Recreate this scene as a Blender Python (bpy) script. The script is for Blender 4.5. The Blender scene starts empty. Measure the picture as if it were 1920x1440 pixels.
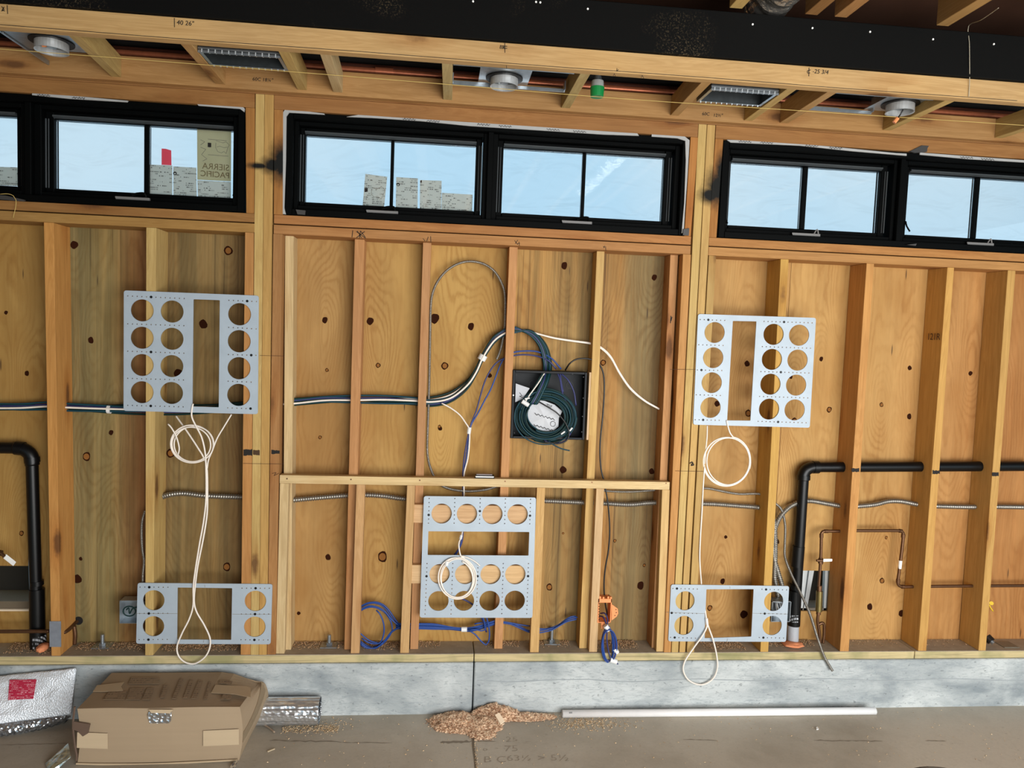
import bpy, bmesh, math, random
from mathutils import Vector, Matrix, noise
random.seed(7)
SC = bpy.context.scene
COL = SC.collection
# ------------------------------------------------------------------ camera
F = 1384.09
M = ((0.99449095, -0.09781528, 0.03768196), (0.03084379, -0.07050374, -0.99703454), (0.10018193, 0.99270408, -0.06709833))
D, H = 3.2566, 1.7262
cd = bpy.data.cameras.new('camera'); cam = bpy.data.objects.new('camera', cd); COL.objects.link(cam)
cd.sensor_width = 36.0; cd.lens = F * 36 / 1920; cd.clip_end = 200; cd.clip_start = 0.05
r_, d_, f_ = (Vector(v) for v in M)
mw = Matrix.Identity(4)
for i in range(3):
    mw[i][0] = r_[i]; mw[i][1] = -d_[i]; mw[i][2] = -f_[i]
mw[0][3], mw[1][3], mw[2][3] = 0.0, -D, H
cam.matrix_world = mw
SC.camera = cam
# ------------------------------------------------------------------ view, world, lights
SC.view_settings.view_transform = 'Standard'; SC.view_settings.look = 'None'
SC.view_settings.exposure = 0.0; SC.view_settings.gamma = 1.0
SC.view_settings.use_curve_mapping = False
SC.cycles.max_bounces = 6; SC.cycles.diffuse_bounces = 4; SC.cycles.transparent_max_bounces = 12
SC.cycles.caustics_reflective = False; SC.cycles.caustics_refractive = False
SC.cycles.sample_clamp_indirect = 6.0
W = bpy.data.worlds.new('world'); SC.world = W; W.use_nodes = True
wn = W.node_tree.nodes; wl = W.node_tree.links
bg = wn['Background']
tc = wn.new('ShaderNodeTexCoord'); nz = wn.new('ShaderNodeTexNoise'); nz.inputs['Scale'].default_value = 2.2; nz.inputs['Detail'].default_value = 3
cr = wn.new('ShaderNodeValToRGB'); cr.color_ramp.elements[0].position = .42; cr.color_ramp.elements[0].color = (.47, .76, .96, 1)
cr.color_ramp.elements[1].position = .72; cr.color_ramp.elements[1].color = (.86, .93, .92, 1)
wl.new(tc.outputs['Generated'], nz.inputs['Vector']); wl.new(nz.outputs['Fac'], cr.inputs['Fac']); wl.new(cr.outputs['Color'], bg.inputs['Color'])
bg.inputs['Strength'].default_value = 1.0

def area(name, loc, target, sx, sy, power, color):
    l = bpy.data.lights.new(name, 'AREA'); l.shape = 'RECTANGLE'; l.size = sx; l.size_y = sy; l.energy = power; l.color = color
    o = bpy.data.objects.new(name, l); COL.objects.link(o); o.location = loc
    o.rotation_euler = (Vector(target) - Vector(loc)).to_track_quat('-Z', 'Y').to_euler()
    return o
# daylight coming in through the open garage door behind the photographer, and off the sunlit driveway
area('door_daylight', (1.9, -4.3, 1.15), (0.7, 0, 0.25), 3.8, 2.1, 250, (1.0, .99, .975))
area('driveway_bounce', (1.7, -4.1, 0.12), (0.7, 0, 1.2), 3.8, 1.2, 34, (1.0, .97, .92))

# ------------------------------------------------------------------ pixel of the photograph -> point on a real plane
def ray(x, y):
    a, b = (x - 960) / F, (y - 720) / F
    return Vector((M[0][i] * a + M[1][i] * b + M[2][i] for i in range(3)))
def PW(x, y, Y=0.0):
    d = ray(x, y); t = (Y + D) / d[1]
    return Vector((d[0] * t, Y, d[2] * t + H))
def PZ(x, y, Z=0.0):
    d = ray(x, y); t = (Z - H) / d[2]
    return Vector((d[0] * t, d[1] * t - D, Z))
def X(x, y, Y=0.0): return PW(x, y, Y)[0]
def crop(ox, oy, s): return lambda x, y: (ox + x / s, oy + y / s)

# ------------------------------------------------------------------ object helpers
def lin(c):
    return tuple(((v / 255) / 12.92 if v / 255 <= .04045 else ((v / 255 + .055) / 1.055) ** 2.4) for v in c)
def link(name, me, mat=None, parent=None, color=None):
    o = bpy.data.objects.new(name, me); COL.objects.link(o)
    if mat: me.materials.append(mat) if len(me.materials) == 0 else None
    if parent: o.parent = parent
    if color: o.color = (*lin(yellower(color)), 1)
    return o
def from_bm(name, bm, mat, parent=None, color=None, smooth=False):
    me = bpy.data.meshes.new(name)
    bmesh.ops.recalc_face_normals(bm, faces=bm.faces)
    bm.to_mesh(me); bm.free()
    if smooth:
        for p in me.polygons: p.use_smooth = True
    return link(name, me, mat, parent, color)
def empty(name, loc=(0, 0, 0)):
    o = bpy.data.objects.new(name, None); COL.objects.link(o); o.empty_display_size = .05
    o.location = loc
    return o
def tag(o, label, cat, group=None, kind=None):
    if label: o['label'] = label
    if cat: o['category'] = cat
    if group: o['group'] = group
    if kind: o['kind'] = kind
    return o
def hexa(bm, c, bev=0.0):
    vs = [bm.verts.new(v) for v in c]
    fs = [bm.faces.new([vs[i] for i in q]) for q in ((0, 3, 2, 1), (4, 5, 6, 7), (0, 1, 5, 4), (1, 2, 6, 5), (2, 3, 7, 6), (3, 0, 4, 7))]
    if bev:
        es = list({e for f in fs for e in f.edges})
        bmesh.ops.bevel(bm, geom=es, offset=bev, segments=1, affect='EDGES')
def bxm(bm, x0, x1, y0, y1, z0, z1, bev=0.0):
    hexa(bm, [(x0, y0, z0), (x1, y0, z0), (x1, y1, z0), (x0, y1, z0), (x0, y0, z1), (x1, y0, z1), (x1, y1, z1), (x0, y1, z1)], bev)
def box(name, x0, x1, y0, y1, z0, z1, mat, parent=None, color=None, bev=.0015):
    bm = bmesh.new(); bxm(bm, x0, x1, y0, y1, z0, z1, bev)
    return from_bm(name, bm, mat, parent, color)
def prism(bm, pts, y0, y1):
    """front polygon given as (x, z), pushed from y0 to y1"""
    a = [bm.verts.new((p[0], y0, p[1])) for p in pts]; b = [bm.verts.new((p[0], y1, p[1])) for p in pts]
    n = len(pts); bm.faces.new(a); bm.faces.new(b[::-1])
    for i in range(n): bm.faces.new((a[i], b[i], b[(i + 1) % n], a[(i + 1) % n]))
def cyl(bm, p, q, r, seg=16, r2=None, caps=True):
    p, q = Vector(p), Vector(q); d = (q - p).normalized()
    u = d.orthogonal().normalized(); v = d.cross(u); r2 = r if r2 is None else r2
    A = [bm.verts.new(p + (u * math.cos(t) + v * math.sin(t)) * r) for t in (2 * math.pi * i / seg for i in range(seg))]
    B = [bm.verts.new(q + (u * math.cos(t) + v * math.sin(t)) * r2) for t in (2 * math.pi * i / seg for i in range(seg))]
    for i in range(seg): bm.faces.new((A[i], A[(i + 1) % seg], B[(i + 1) % seg], B[i]))
    if caps: bm.faces.new([bm.verts.new(v.co) for v in A[::-1]]); bm.faces.new([bm.verts.new(v.co) for v in B])
def spline(pts, step=.01):
    pts = [Vector(p) for p in pts]
    if len(pts) == 2: ext = [pts[0] * 2 - pts[1]] + pts + [pts[1] * 2 - pts[0]]
    else: ext = [pts[0] * 2 - pts[1]] + pts + [pts[-1] * 2 - pts[-2]]
    out = []
    for i in range(1, len(ext) - 2):
        p0, p1, p2, p3 = ext[i - 1:i + 3]
        n = max(1, int((p2 - p1).length / step))
        for k in range(n):
            t = k / n
            out.append(.5 * ((2 * p1) + (p2 - p0) * t + (2 * p0 - 5 * p1 + 4 * p2 - p3) * t * t + (3 * p1 - p0 - 3 * p2 + p3) * t ** 3))
    out.append(pts[-1])
    return out
def tube_bm(bm, path, r, seg=8, rad=None, caps=True):
    n = len(path); ring = []; up = None
    for i in range(n):
        d = (path[min(i + 1, n - 1)] - path[max(i - 1, 0)])
        if d.length < 1e-9: d = Vector((0, 0, 1))
        d.normalize()
        if up is None: up = d.orthogonal().normalized()
        up = (up - d * up.dot(d)); up = up.normalized() if up.length > 1e-6 else d.orthogonal().normalized()
        v = d.cross(up); rr = rad(i) if rad else r
        ring.append([bm.verts.new(path[i] + (up * math.cos(2 * math.pi * k / seg) + v * math.sin(2 * math.pi * k / seg)) * rr) for k in range(seg)])
    for i in range(n - 1):
        for k in range(seg): bm.faces.new((ring[i][k], ring[i][(k + 1) % seg], ring[i + 1][(k + 1) % seg], ring[i + 1][k]))
    if caps: bm.faces.new(ring[0][::-1]); bm.faces.new(ring[-1])
def tube(name, pts, r, mat, parent=None, seg=8, step=.01, color=None):
    bm = bmesh.new(); tube_bm(bm, spline(pts, step), r, seg)
    return from_bm(name, bm, mat, parent, color, True)
def flex(name, pts, r, pitch, mat, parent=None, seg=10):
    """armoured flexible conduit: real ridges along its length"""
    sp = spline(pts, pitch / 5.0)
    acc = 0; ph = [0]
    for i in range(1, len(sp)):
        acc += (sp[i] - sp[i - 1]).length; ph.append(acc)
    bm = bmesh.new(); tube_bm(bm, sp, r, seg, rad=lambda i: r * (1.04 - .30 * (.5 + .5 * math.cos(2 * math.pi * ph[i] / pitch))))
    return from_bm(name, bm, mat, parent, None, True)
def pix(path, Y=None):
    return [PW(p[0], p[1], p[2] if len(p) > 2 else Y) for p in path]
def inside(p, loop):
    x, y = p; c = False; n = len(loop)
    for i in range(n):
        (x0, y0), (x1, y1) = loop[i], loop[i - 1]
        if (y0 > y) != (y1 > y) and x < (x1 - x0) * (y - y0) / (y1 - y0) + x0: c = not c
    return c
def plate2d(name, outline, holes, y, th, mat, parent=None):
    """sheet in the wall plane with true cut-outs; outline and holes in (x, z)"""
    from mathutils.geometry import delaunay_2d_cdt
    pts, edges = [], []
    for loop in [outline] + holes:
        k = len(pts); n = len(loop); pts += [Vector((p[0], p[1])) for p in loop]; edges += [(k + i, k + (i + 1) % n) for i in range(n)]
    vs, es, fs, _, _, _ = delaunay_2d_cdt(pts, edges, [], 0, 1e-7)
    bb = [(min(p[0] for p in h), max(p[0] for p in h), min(p[1] for p in h), max(p[1] for p in h), h) for h in holes]
    keep = []
    for f in fs:
        c = sum((vs[i] for i in f), Vector((0, 0))) / len(f)
        if not inside(c, outline): continue
        if any(b[0] < c.x < b[1] and b[2] < c.y < b[3] and inside(c, b[4]) for b in bb): continue
        keep.append(tuple(f))
    n = len(vs); from collections import Counter
    ec = Counter((min(a, b), max(a, b)) for f in keep for a, b in zip(f, f[1:] + f[:1]))
    F_ = keep + [tuple(i + n for i in f[::-1]) for f in keep] + [(b, a, a + n, b + n) for f in keep for a, b in zip(f, f[1:] + f[:1]) if ec[(min(a, b), max(a, b))] == 1]
    me = bpy.data.meshes.new(name); me.from_pydata([(v.x, y - th / 2, v.y) for v in vs] + [(v.x, y + th / 2, v.y) for v in vs], [], F_)
    bm = bmesh.new(); bm.from_mesh(me); bmesh.ops.recalc_face_normals(bm, faces=bm.faces); bm.to_mesh(me); bm.free()
    return link(name, me, mat, parent)
def circ(cx, cz, r, n=40): return [(cx + r * math.cos(2 * math.pi * i / n), cz + r * math.sin(2 * math.pi * i / n)) for i in range(n)]
def fillet(pts, r, n=4):
    out = []
    for i, p in enumerate(pts):
        p = Vector(p); a = (Vector(pts[i - 1]) - p).normalized() * r; b = (Vector(pts[(i + 1) % len(pts)]) - p).normalized() * r
        for k in range(n + 1):
            t = k / n; out.append(tuple((p + a) * (1 - t) ** 2 + p * 2 * t * (1 - t) + (p + b) * t * t))
    return out
def text(name, s, size, origin, ux, uz, mat, parent=None, mirror=False, th=.0006, bold=0.0, align='LEFT'):
    cu = bpy.data.curves.new('tmp', 'FONT'); cu.body = s; cu.size = size; cu.extrude = th / 2; cu.offset = bold; cu.align_x = align; cu.resolution_u = 3
    t = bpy.data.objects.new('tmp', cu); COL.objects.link(t)
    dg = bpy.context.evaluated_depsgraph_get(); me = bpy.data.meshes.new_from_object(t.evaluated_get(dg))
    bpy.data.objects.remove(t); bpy.data.curves.remove(cu)
    ux, uz = Vector(ux).normalized(), Vector(uz).normalized(); n = ux.cross(uz); O = Vector(origin)
    for v in me.vertices: v.co = O + ux * (v.co.x * (-1 if mirror else 1)) + uz * v.co.y + n * v.co.z
    me.name = name; me.materials.clear()
    return link(name, me, mat, parent)
def strokes(name, lines, w, mat, parent, th=.0005):
    """pen strokes: each a thin flat ribbon; lines are lists of world points on a plane facing -Y (or up when flat)"""
    bm = bmesh.new()
    for L in lines:
        for a, b in zip(L[:-1], L[1:]):
            a, b = Vector(a), Vector(b); d = (b - a)
            if d.length < 1e-6: continue
            nrm = Vector((0, 0, 1)) if abs(a.z - b.z) < 1e-6 and abs(a.y - b.y) + abs(a.x - b.x) > 0 and a.z < .01 else Vector((0, -1, 0))
            s = d.normalized().cross(nrm) * w / 2; u = nrm * th
            hexa(bm, [a - s, b - s, b + s, a + s, a - s + u, b - s + u, b + s + u, a + s + u])
    return from_bm(name, bm, mat, parent)

# ------------------------------------------------------------------ materials
class N:
    def __init__(s, name):
        s.m = bpy.data.materials.new(name); s.m.use_nodes = True; s.t = s.m.node_tree; s.t.nodes.clear()
        s.out = s.n('ShaderNodeOutputMaterial')
    def n(s, t, **k):
        o = s.t.nodes.new(t)
        for a, b in k.items():
            if a.startswith('i_'): s.set(o, a[2:].replace('_', ' '), b)
            else: setattr(o, a, b)
        return o
    def set(s, o, k, v):
        i = o.inputs[int(k) if k.isdigit() else k]
        if isinstance(v, bpy.types.NodeSocket): s.t.links.new(v, i)
        else: i.default_value = v
    def math(s, op, a, b=None, c=None, clamp=False):
        o = s.n('ShaderNodeMath', operation=op, use_clamp=clamp); s.set(o, '0', a)
        if b is not None: s.set(o, '1', b)
        if c is not None: s.set(o, '2', c)
        return o.outputs[0]
    def mix(s, fac, a, b, mode='MIX'):
        o = s.n('ShaderNodeMix', data_type='RGBA', blend_type=mode)
        s.set(o, '0', fac); s.set(o, '6', a if not isinstance(a, tuple) else (*a[:3], 1)); s.set(o, '7', b if not isinstance(b, tuple) else (*b[:3], 1))
        return o.outputs[2]
    def ramp(s, fac, stops):
        o = s.n('ShaderNodeValToRGB'); e = o.color_ramp.elements
        while len(e) < len(stops): e.new(.5)
        for i, (p, c) in enumerate(stops): e[i].position = p; e[i].color = (*c[:3], 1) if isinstance(c, tuple) else (c, c, c, 1)
        s.set(o, '0', fac); return o.outputs[0]
    def noise(s, vec, scale, detail=3, rough=.55, dist=0):
        o = s.n('ShaderNodeTexNoise'); s.set(o, 'Vector', vec); s.set(o, 'Scale', scale); s.set(o, 'Detail', detail); s.set(o, 'Roughness', rough); s.set(o, 'Distortion', dist)
        return o.outputs['Fac']
    def pos(s, scale=(1, 1, 1), rnd=0.0):
        g = s.n('ShaderNodeNewGeometry'); m = s.n('ShaderNodeVectorMath', operation='MULTIPLY'); s.set(m, '0', g.outputs['Position']); m.inputs[1].default_value = scale
        if not rnd: return m.outputs[0]
        oi = s.n('ShaderNodeObjectInfo'); k = s.math('MULTIPLY', oi.outputs['Random'], rnd)
        a = s.n('ShaderNodeVectorMath', operation='ADD'); s.set(a, '0', m.outputs[0]); s.set(a, '1', k); return a.outputs[0]
    def bsdf(s, color, rough=.6, metal=0.0, bump=None, bstr=.3, bdist=.002, **k):
        b = s.n('ShaderNodeBsdfPrincipled'); s.set(b, 'Base Color', (*color[:3], 1) if isinstance(color, tuple) else color)
        s.set(b, 'Roughness', rough); s.set(b, 'Metallic', metal)
        for a, v in k.items(): s.set(b, a.replace('_', ' '), v)
        if bump is not None:
            u = s.n('ShaderNodeBump'); s.set(u, 'Height', bump); u.inputs['Strength'].default_value = bstr; u.inputs['Distance'].default_value = bdist
            s.t.links.new(u.outputs[0], b.inputs['Normal'])
        return b.outputs[0]
    def done(s, sh): s.t.links.new(sh, s.out.inputs[0]); return s.m

def plain(name, c, rough=.5, metal=0.0, bump=0, **k):
    n = N(name); b = n.noise(n.pos(), 60, 3) if bump else None
    col = n.mix(n.noise(n.pos(), 14, 4), tuple(v * .86 for v in lin(c)), tuple(min(1, v * 1.1) for v in lin(c)))
    return n.done(n.bsdf(col, rough, metal, b, bump or .3, **k))

def wood(name, axis, smudge=False):
    """sawn timber, grain along axis; the tone is the object's own colour"""
    n = N(name); k = [9.0, 9.0, 9.0]; k[axis] = .55
    v = n.pos(tuple(k), 37.0)
    oi = n.n('ShaderNodeObjectInfo')
    g1 = n.noise(v, 1.6, 5, .6, 1.2); g2 = n.noise(v, 7.0, 3, .6)
    w = n.math('SINE', n.math('MULTIPLY', g1, 70.0)); w = n.math('MULTIPLY_ADD', w, .5, .5)
    c = n.mix(n.math('MULTIPLY', w, .42), (1.06, 1.08, 1.12), (.80, .74, .66))
    c = n.mix(n.ramp(g2, [(.35, 0.0), (.7, 1.0)]), c, n.mix(1.0, c, (.84, .81, .76), 'MULTIPLY'))
    big = n.noise(n.pos((1.5, 1.5, 1.5), 11.0), 1.3, 2)
    c = n.mix(n.ramp(big, [(.35, 0.0), (.65, 1.0)]), c, n.mix(1.0, c, (1.08, 1.06, 1.0), 'MULTIPLY'))
    c = n.mix(1.0, c, oi.outputs['Color'], 'MULTIPLY')
    # knots, drawn out along the grain
    kk = [16.0, 16.0, 16.0]; kk[axis] = 4.6
    vo = n.n('ShaderNodeTexVoronoi'); n.set(vo, 'Vector', n.pos(tuple(kk), 19.0)); vo.inputs['Scale'].default_value = .62; vo.inputs['Randomness'].default_value = 1.0
    d = vo.outputs['Distance']
    sel = n.math('GREATER_THAN', n.n('ShaderNodeSeparateColor', **{'i_0': vo.outputs['Color']}).outputs[0], .60)
    d = n.math('ADD', d, n.math('MULTIPLY', n.noise(n.pos(), 40, 2), .10))
    kn = n.math('MULTIPLY', n.ramp(d, [(.15, .8), (.25, 0.0)]), sel)
    halo = n.math('MULTIPLY', n.ramp(d, [(.16, .75), (.52, 0.0)]), sel)
    c = n.mix(halo, c, n.mix(1.0, c, (.70, .52, .36), 'MULTIPLY'))
    c = n.mix(kn, c, (.10, .042, .016))
    if smudge:   # black sealant oversprayed on the posts beside the windows
        g = n.n('ShaderNodeNewGeometry')
        tot = None
        for (px, py, sx, sz) in ((530, 304, .085, .13), (512, 310, .075, .06), (486, 311, .075, .022), (1348, 350, .095, .13), (1332, 366, .08, .06), (1354, 322, .05, .13)):
            p = PW(px, py, 0)
            q = n.n('ShaderNodeVectorMath', operation='SUBTRACT'); n.set(q, '0', g.outputs['Position']); q.inputs[1].default_value = (p.x, .02, p.z)
            m = n.n('ShaderNodeVectorMath', operation='MULTIPLY'); n.set(m, '0', q.outputs[0]); m.inputs[1].default_value = (1 / sx, 6, 1 / sz)
            l = n.n('ShaderNodeVectorMath', operation='LENGTH'); n.set(l, '0', m.outputs[0])
            f = n.math('SUBTRACT', 1.0, l.outputs['Value'], clamp=True)
            tot = f if tot is None else n.math('MAXIMUM', tot, f)
        nn = n.noise(n.pos(), 60, 3)
        tot = n.math('MULTIPLY', n.math('MULTIPLY_ADD', nn, .28, tot), n.math('GREATER_THAN', tot, .001))
        c = n.mix(n.ramp(tot, [(.22, 0.0), (.80, 1.0)]), c, (.006, .006, .005))
    return n.done(n.bsdf(c, .72, 0, g1, .25, .003, Specular_IOR_Level=.25))
WX, WY, WZ = wood('timber_grain_x', 0), wood('timber_grain_y', 1), wood('timber_grain_z', 2)
WZS = wood('timber_grain_z_smudged', 2, True)

def plywood(name):
    n = N(name)
    at = n.n('ShaderNodeAttribute', attribute_name='grain').outputs['Fac']
    ton = n.n('ShaderNodeAttribute', attribute_name='tone').outputs['Color']
    str_ = n.n('ShaderNodeAttribute', attribute_name='streak').outputs['Fac']
    oi = n.n('ShaderNodeObjectInfo')
    fine = n.noise(n.pos((60, 60, 2.2), 13.0), 1.0, 4, .6)
    wob = n.noise(n.pos((13, 13, 4.5), 6.0), 1.0, 4, .65)
    a = n.math('ADD', n.math('ADD', at, n.math('MULTIPLY', fine, .04)), n.math('MULTIPLY', wob, .22))
    w = n.math('MULTIPLY_ADD', n.math('SINE', n.math('MULTIPLY', a, 62.0)), .5, .5)
    w = n.math('POWER', w, 2.2)
    amp = n.ramp(n.noise(n.pos((6, 6, 1.8), 21.0), 1.0, 3), [(.36, .12), (.66, .72)])
    c = n.mix(n.math('MULTIPLY', w, amp), ton, n.mix(1.0, ton, (.76, .66, .54), 'MULTIPLY'))
    st = n.noise(n.pos((26, 26, .6), 5.0), 1.0, 5, .65, .6)
    c = n.mix(n.math('MULTIPLY', n.ramp(st, [(.42, 0.0), (.62, 1.0)]), str_), c, n.mix(1.0, c, (.60, .64, .66), 'MULTIPLY'))
    c = n.mix(n.math('MULTIPLY', n.ramp(st, [(.28, 1.0), (.44, 0.0)]), n.math('MULTIPLY', str_, .7)), c, n.mix(1.0, c, (1.25, 1.22, 1.2), 'MULTIPLY'))
    c = n.mix(n.ramp(fine, [(.3, .35), (.6, 0.0)]), c, n.mix(1.0, c, (.74, .66, .56), 'MULTIPLY'))
    blot = n.noise(n.pos((5, 5, 2.2), 3.0), 1.0, 4)
    c = n.mix(n.ramp(blot, [(.36, .75), (.60, 0.0)]), c, n.mix(1.0, c, (.80, .70, .56), 'MULTIPLY'))
    c = n.mix(n.ramp(blot, [(.52, 0.0), (.58, .35)]), c, n.mix(1.0, c, (1.12, 1.10, 1.06), 'MULTIPLY'))
    ln = n.noise(n.pos((48, 48, .5), 3.0), 1.0, 3, .6)
    c = n.mix(n.math('MULTIPLY', n.ramp(ln, [(.60, 0.0), (.68, .8)]), str_), c, n.mix(1.0, c, (.42, .38, .34), 'MULTIPLY'))
    # splits: thin short dark checks
    vo = n.n('ShaderNodeTexVoronoi'); n.set(vo, 'Vector', n.pos((15, 15, 3.2), 8.0)); vo.inputs['Scale'].default_value = .55
    q = n.n('ShaderNodeTexVoronoi'); n.set(q, 'Vector', n.pos((60, 60, 7), 4.0)); q.inputs['Scale'].default_value = .22
    ck = n.ramp(q.outputs['Distance'], [(.024, 1.0), (.05, 0.0)])
    c = n.mix(n.math('MULTIPLY', ck, .85), c, (.05, .025, .012))
    return n.done(n.bsdf(c, .7, 0, w, .12, .001, Specular_IOR_Level=.3))
PLY = plywood('plywood')

def concrete(name, base, dark, scratch=True, sc=1.0):
    n = N(name); p = n.pos((1, 1, 1.8))
    a = n.noise(p, 2.4 * sc, 6, .6, .4); b = n.noise(n.pos((2, 2, 9)), 9, 6, .7, 1.5); f = n.noise(p, 90, 4, .7)
    c = n.mix(n.ramp(a, [(.34, 1.0), (.60, 0.0)]), lin(base), lin(dark))
    c = n.mix(n.math('MULTIPLY', n.ramp(b, [(.53, 0.0), (.60, 1.0)]), .45 if scratch else .12), c, lin(dark))
    pit = n.noise(p, 38, 3, .6)
    c = n.mix(n.ramp(pit, [(.64, 0.0), (.72, .6 if scratch else .25)]), c, tuple(v * .45 for v in lin(dark)))
    c = n.mix(n.math('MULTIPLY', f, .18), c, (0, 0, 0))
    h = n.math('ADD', b, n.math('MULTIPLY', pit, .6))
    return n.done(n.bsdf(c, .8, 0, h, .35 if scratch else .15, .004))
CURB = concrete('curb_concrete', (202, 207, 206), (136, 145, 149))
FLOOR = concrete('floor_concrete', (202, 194, 178), (170, 160, 143), False, .5)

def sillmat():
    n = N('treated_sill'); g = n.n('ShaderNodeNewGeometry')
    gr = n.noise(n.pos((1.2, 30, 30), 9.0), 2.0, 4, .6, .8)
    c = n.ramp(gr, [(.3, lin((150, 136, 98))), (.55, lin((196, 178, 132))), (.75, lin((172, 158, 112)))])
    blot = n.noise(n.pos((4, 4, 4)), 1.5, 3); c = n.mix(n.ramp(blot, [(.45, 0.0), (.65, .6)]), c, lin((118, 122, 76)))
    sep = n.n('ShaderNodeSeparateXYZ'); n.set(sep, '0', g.outputs['Normal'])
    dirt = n.mix(n.noise(n.pos(), 30, 5, .7), lin((134, 122, 104)), lin((180, 168, 148)))
    c = n.mix(n.math('GREATER_THAN', sep.outputs['Z'], .7), c, dirt)
    return n.done(n.bsdf(c, .8, 0, gr, .2))
SILL = sillmat()
def blackbeam():
    n = N('black_coated_beam'); p = n.pos()
    big = n.noise(p, 2.3, 3, .5); fine = n.noise(p, 130, 3, .8)
    m = n.math('MULTIPLY', n.ramp(big, [(.58, 0.0), (.70, 1.0)]), n.ramp(fine, [(.54, 0.0), (.64, 1.0)]))
    c = n.mix(m, (.0022, .0022, .002), lin((84, 72, 54)))
    return n.done(n.bsdf(c, .75, 0, fine, .15, Specular_IOR_Level=.12))
BEAM = blackbeam()
def galv(name, c=(176, 184, 190), rough=.35, metal=.85):
    n = N(name); v = n.n('ShaderNodeTexVoronoi'); n.set(v, 'Vector', n.pos()); v.inputs['Scale'].default_value = 55
    col = n.mix(n.math('MULTIPLY', v.outputs['Distance'], .5), lin(c), tuple(x * .6 for x in lin(c)))
    return n.done(n.bsdf(col, rough, metal, n.noise(n.pos(), 30, 3), .15))
GALV = galv('galvanised_steel'); DARKGALV = galv('duct_steel', (120, 126, 128), .3, .9)
FLEXM = galv('armour_steel', (158, 154, 146), .36, .8)
PLATE = plain('grey_coated_plate', (168, 180, 190), .5, .1)
BLK = plain('black_plastic', (9, 9, 10), .45, Specular_IOR_Level=.25)
WINB = plain('black_window_paint', (3, 4, 4), .55, Specular_IOR_Level=.06)
BEAD = plain('bead_highlight_grey', (62, 66, 68), .3, Specular_IOR_Level=.5)  # black beads coloured grey, their highlight is painted in
ABS = plain('black_pipe_plastic', (10, 11, 12), .35, Specular_IOR_Level=.3)
BOXM = plain('media_box_steel', (24, 26, 29), .55, .1, Specular_IOR_Level=.25)
COPPER = galv('copper', (206, 120, 84), .38, .55)
OLDCOP = galv('weathered_copper', (112, 80, 56), .42, .75)
BRASS = galv('brass', (150, 134, 86), .35, .85)
WHT = plain('white_plastic', (244, 244, 240), .4)
PVC = plain('white_pipe_plastic', (252, 250, 248), .3)
CWHITE = plain('white_cable_jacket', (236, 226, 214), .45)
CBLUE = plain('blue_cable_jacket', (24, 66, 140), .45)
CNAVY = plain('navy_cable_jacket', (48, 52, 104), .45)
CGREEN = plain('green_cable_jacket', (8, 44, 42), .5, Specular_IOR_Level=.3)
CTEAL = plain('teal_cable_jacket', (22, 62, 74), .5, Specular_IOR_Level=.3)
CBLACK = plain('black_cable_jacket', (22, 20, 20), .4)
ORANGE = plain('orange_plastic', (238, 148, 88), .5)
GREEN = plain('green_plastic', (14, 128, 62), .35)
YEL = plain('yellow_plastic', (232, 196, 40), .5)
STRG = plain('yellow_string', (206, 178, 104), .8)
TAPEM = plain('white_tape', (226, 226, 224), .5)
INK = plain('black_marker_ink', (22, 16, 12), .8)
SOFTINK = plain('faded_ink', (128, 120, 106), .85)
STAMP = plain('brown_stamp_ink', (66, 36, 18), .85)
FOAM = plain('orange_foam', (226, 142, 96), .8, 0, .6)
GRAYW = plain('grey_house_wrap', (170, 170, 168), .7)
CARD = None
def cardboard(name, c):
    n = N(name); a = n.noise(n.pos((1.2, 1.2, 60)), 1.0, 3); b = n.noise(n.pos(), 7, 3)
    col = n.mix(n.math('MULTIPLY', a, .35), lin(c), tuple(x * .72 for x in lin(c)))
    col = n.mix(n.math('MULTIPLY', b, .2), col, tuple(x * .6 for x in lin(c)))
    return n.done(n.bsdf(col, .75, 0, b, .2, .006))
CARD = cardboard('cardboard', (168, 146, 118)); CARDP = cardboard('paper_tape', (196, 174, 142))
def printed(name, paper, ink, row=190.0, dens=.48, trans=0.0):
    """paper with rows of small illegible print"""
    n = N(name); g = n.n('ShaderNodeNewGeometry'); s = n.n('ShaderNodeSeparateXYZ'); n.set(s, '0', g.outputs['Position'])
    zr = n.math('ADD', s.outputs['Z'], n.math('MULTIPLY', s.outputs['Y'], 1.0))
    line = n.math('GREATER_THAN', n.math('FRACT', n.math('MULTIPLY', zr, row)), .5)
    rid = n.math('FLOOR', n.math('MULTIPLY', zr, row))
    cb = n.n('ShaderNodeCombineXYZ'); n.set(cb, '0', n.math('MULTIPLY', s.outputs['X'], 420.0)); n.set(cb, '1', n.math('MULTIPLY', rid, 7.3)); n.set(cb, '2', 0.0)
    w = n.math('GREATER_THAN', n.noise(cb.outputs[0], 1.0, 1), .5)
    cb2 = n.n('ShaderNodeCombineXYZ'); n.set(cb2, '0', n.math('MULTIPLY', s.outputs['X'], 26.0)); n.set(cb2, '1', n.math('MULTIPLY', rid, 3.1)); n.set(cb2, '2', 1.0)
    blk = n.math('GREATER_THAN', n.noise(cb2.outputs[0], 1.0, 1), dens)
    m = n.math('MULTIPLY', n.math('MULTIPLY', line, w), blk)
    c = n.mix(n.math('MULTIPLY', m, .8), lin(paper), lin(ink))
    sh = n.bsdf(c, .7)
    if trans:
        t = n.n('ShaderNodeBsdfTranslucent'); n.set(t, 'Color', c); mx = n.n('ShaderNodeMixShader'); n.set(mx, '0', trans); n.set(mx, '1', sh); n.set(mx, '2', t.outputs[0]); sh = mx.outputs[0]
    return n.done(sh)
PAPER = printed('printed_paper', (222, 222, 214), (90, 90, 88), 120.0, .54, .62)
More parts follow.
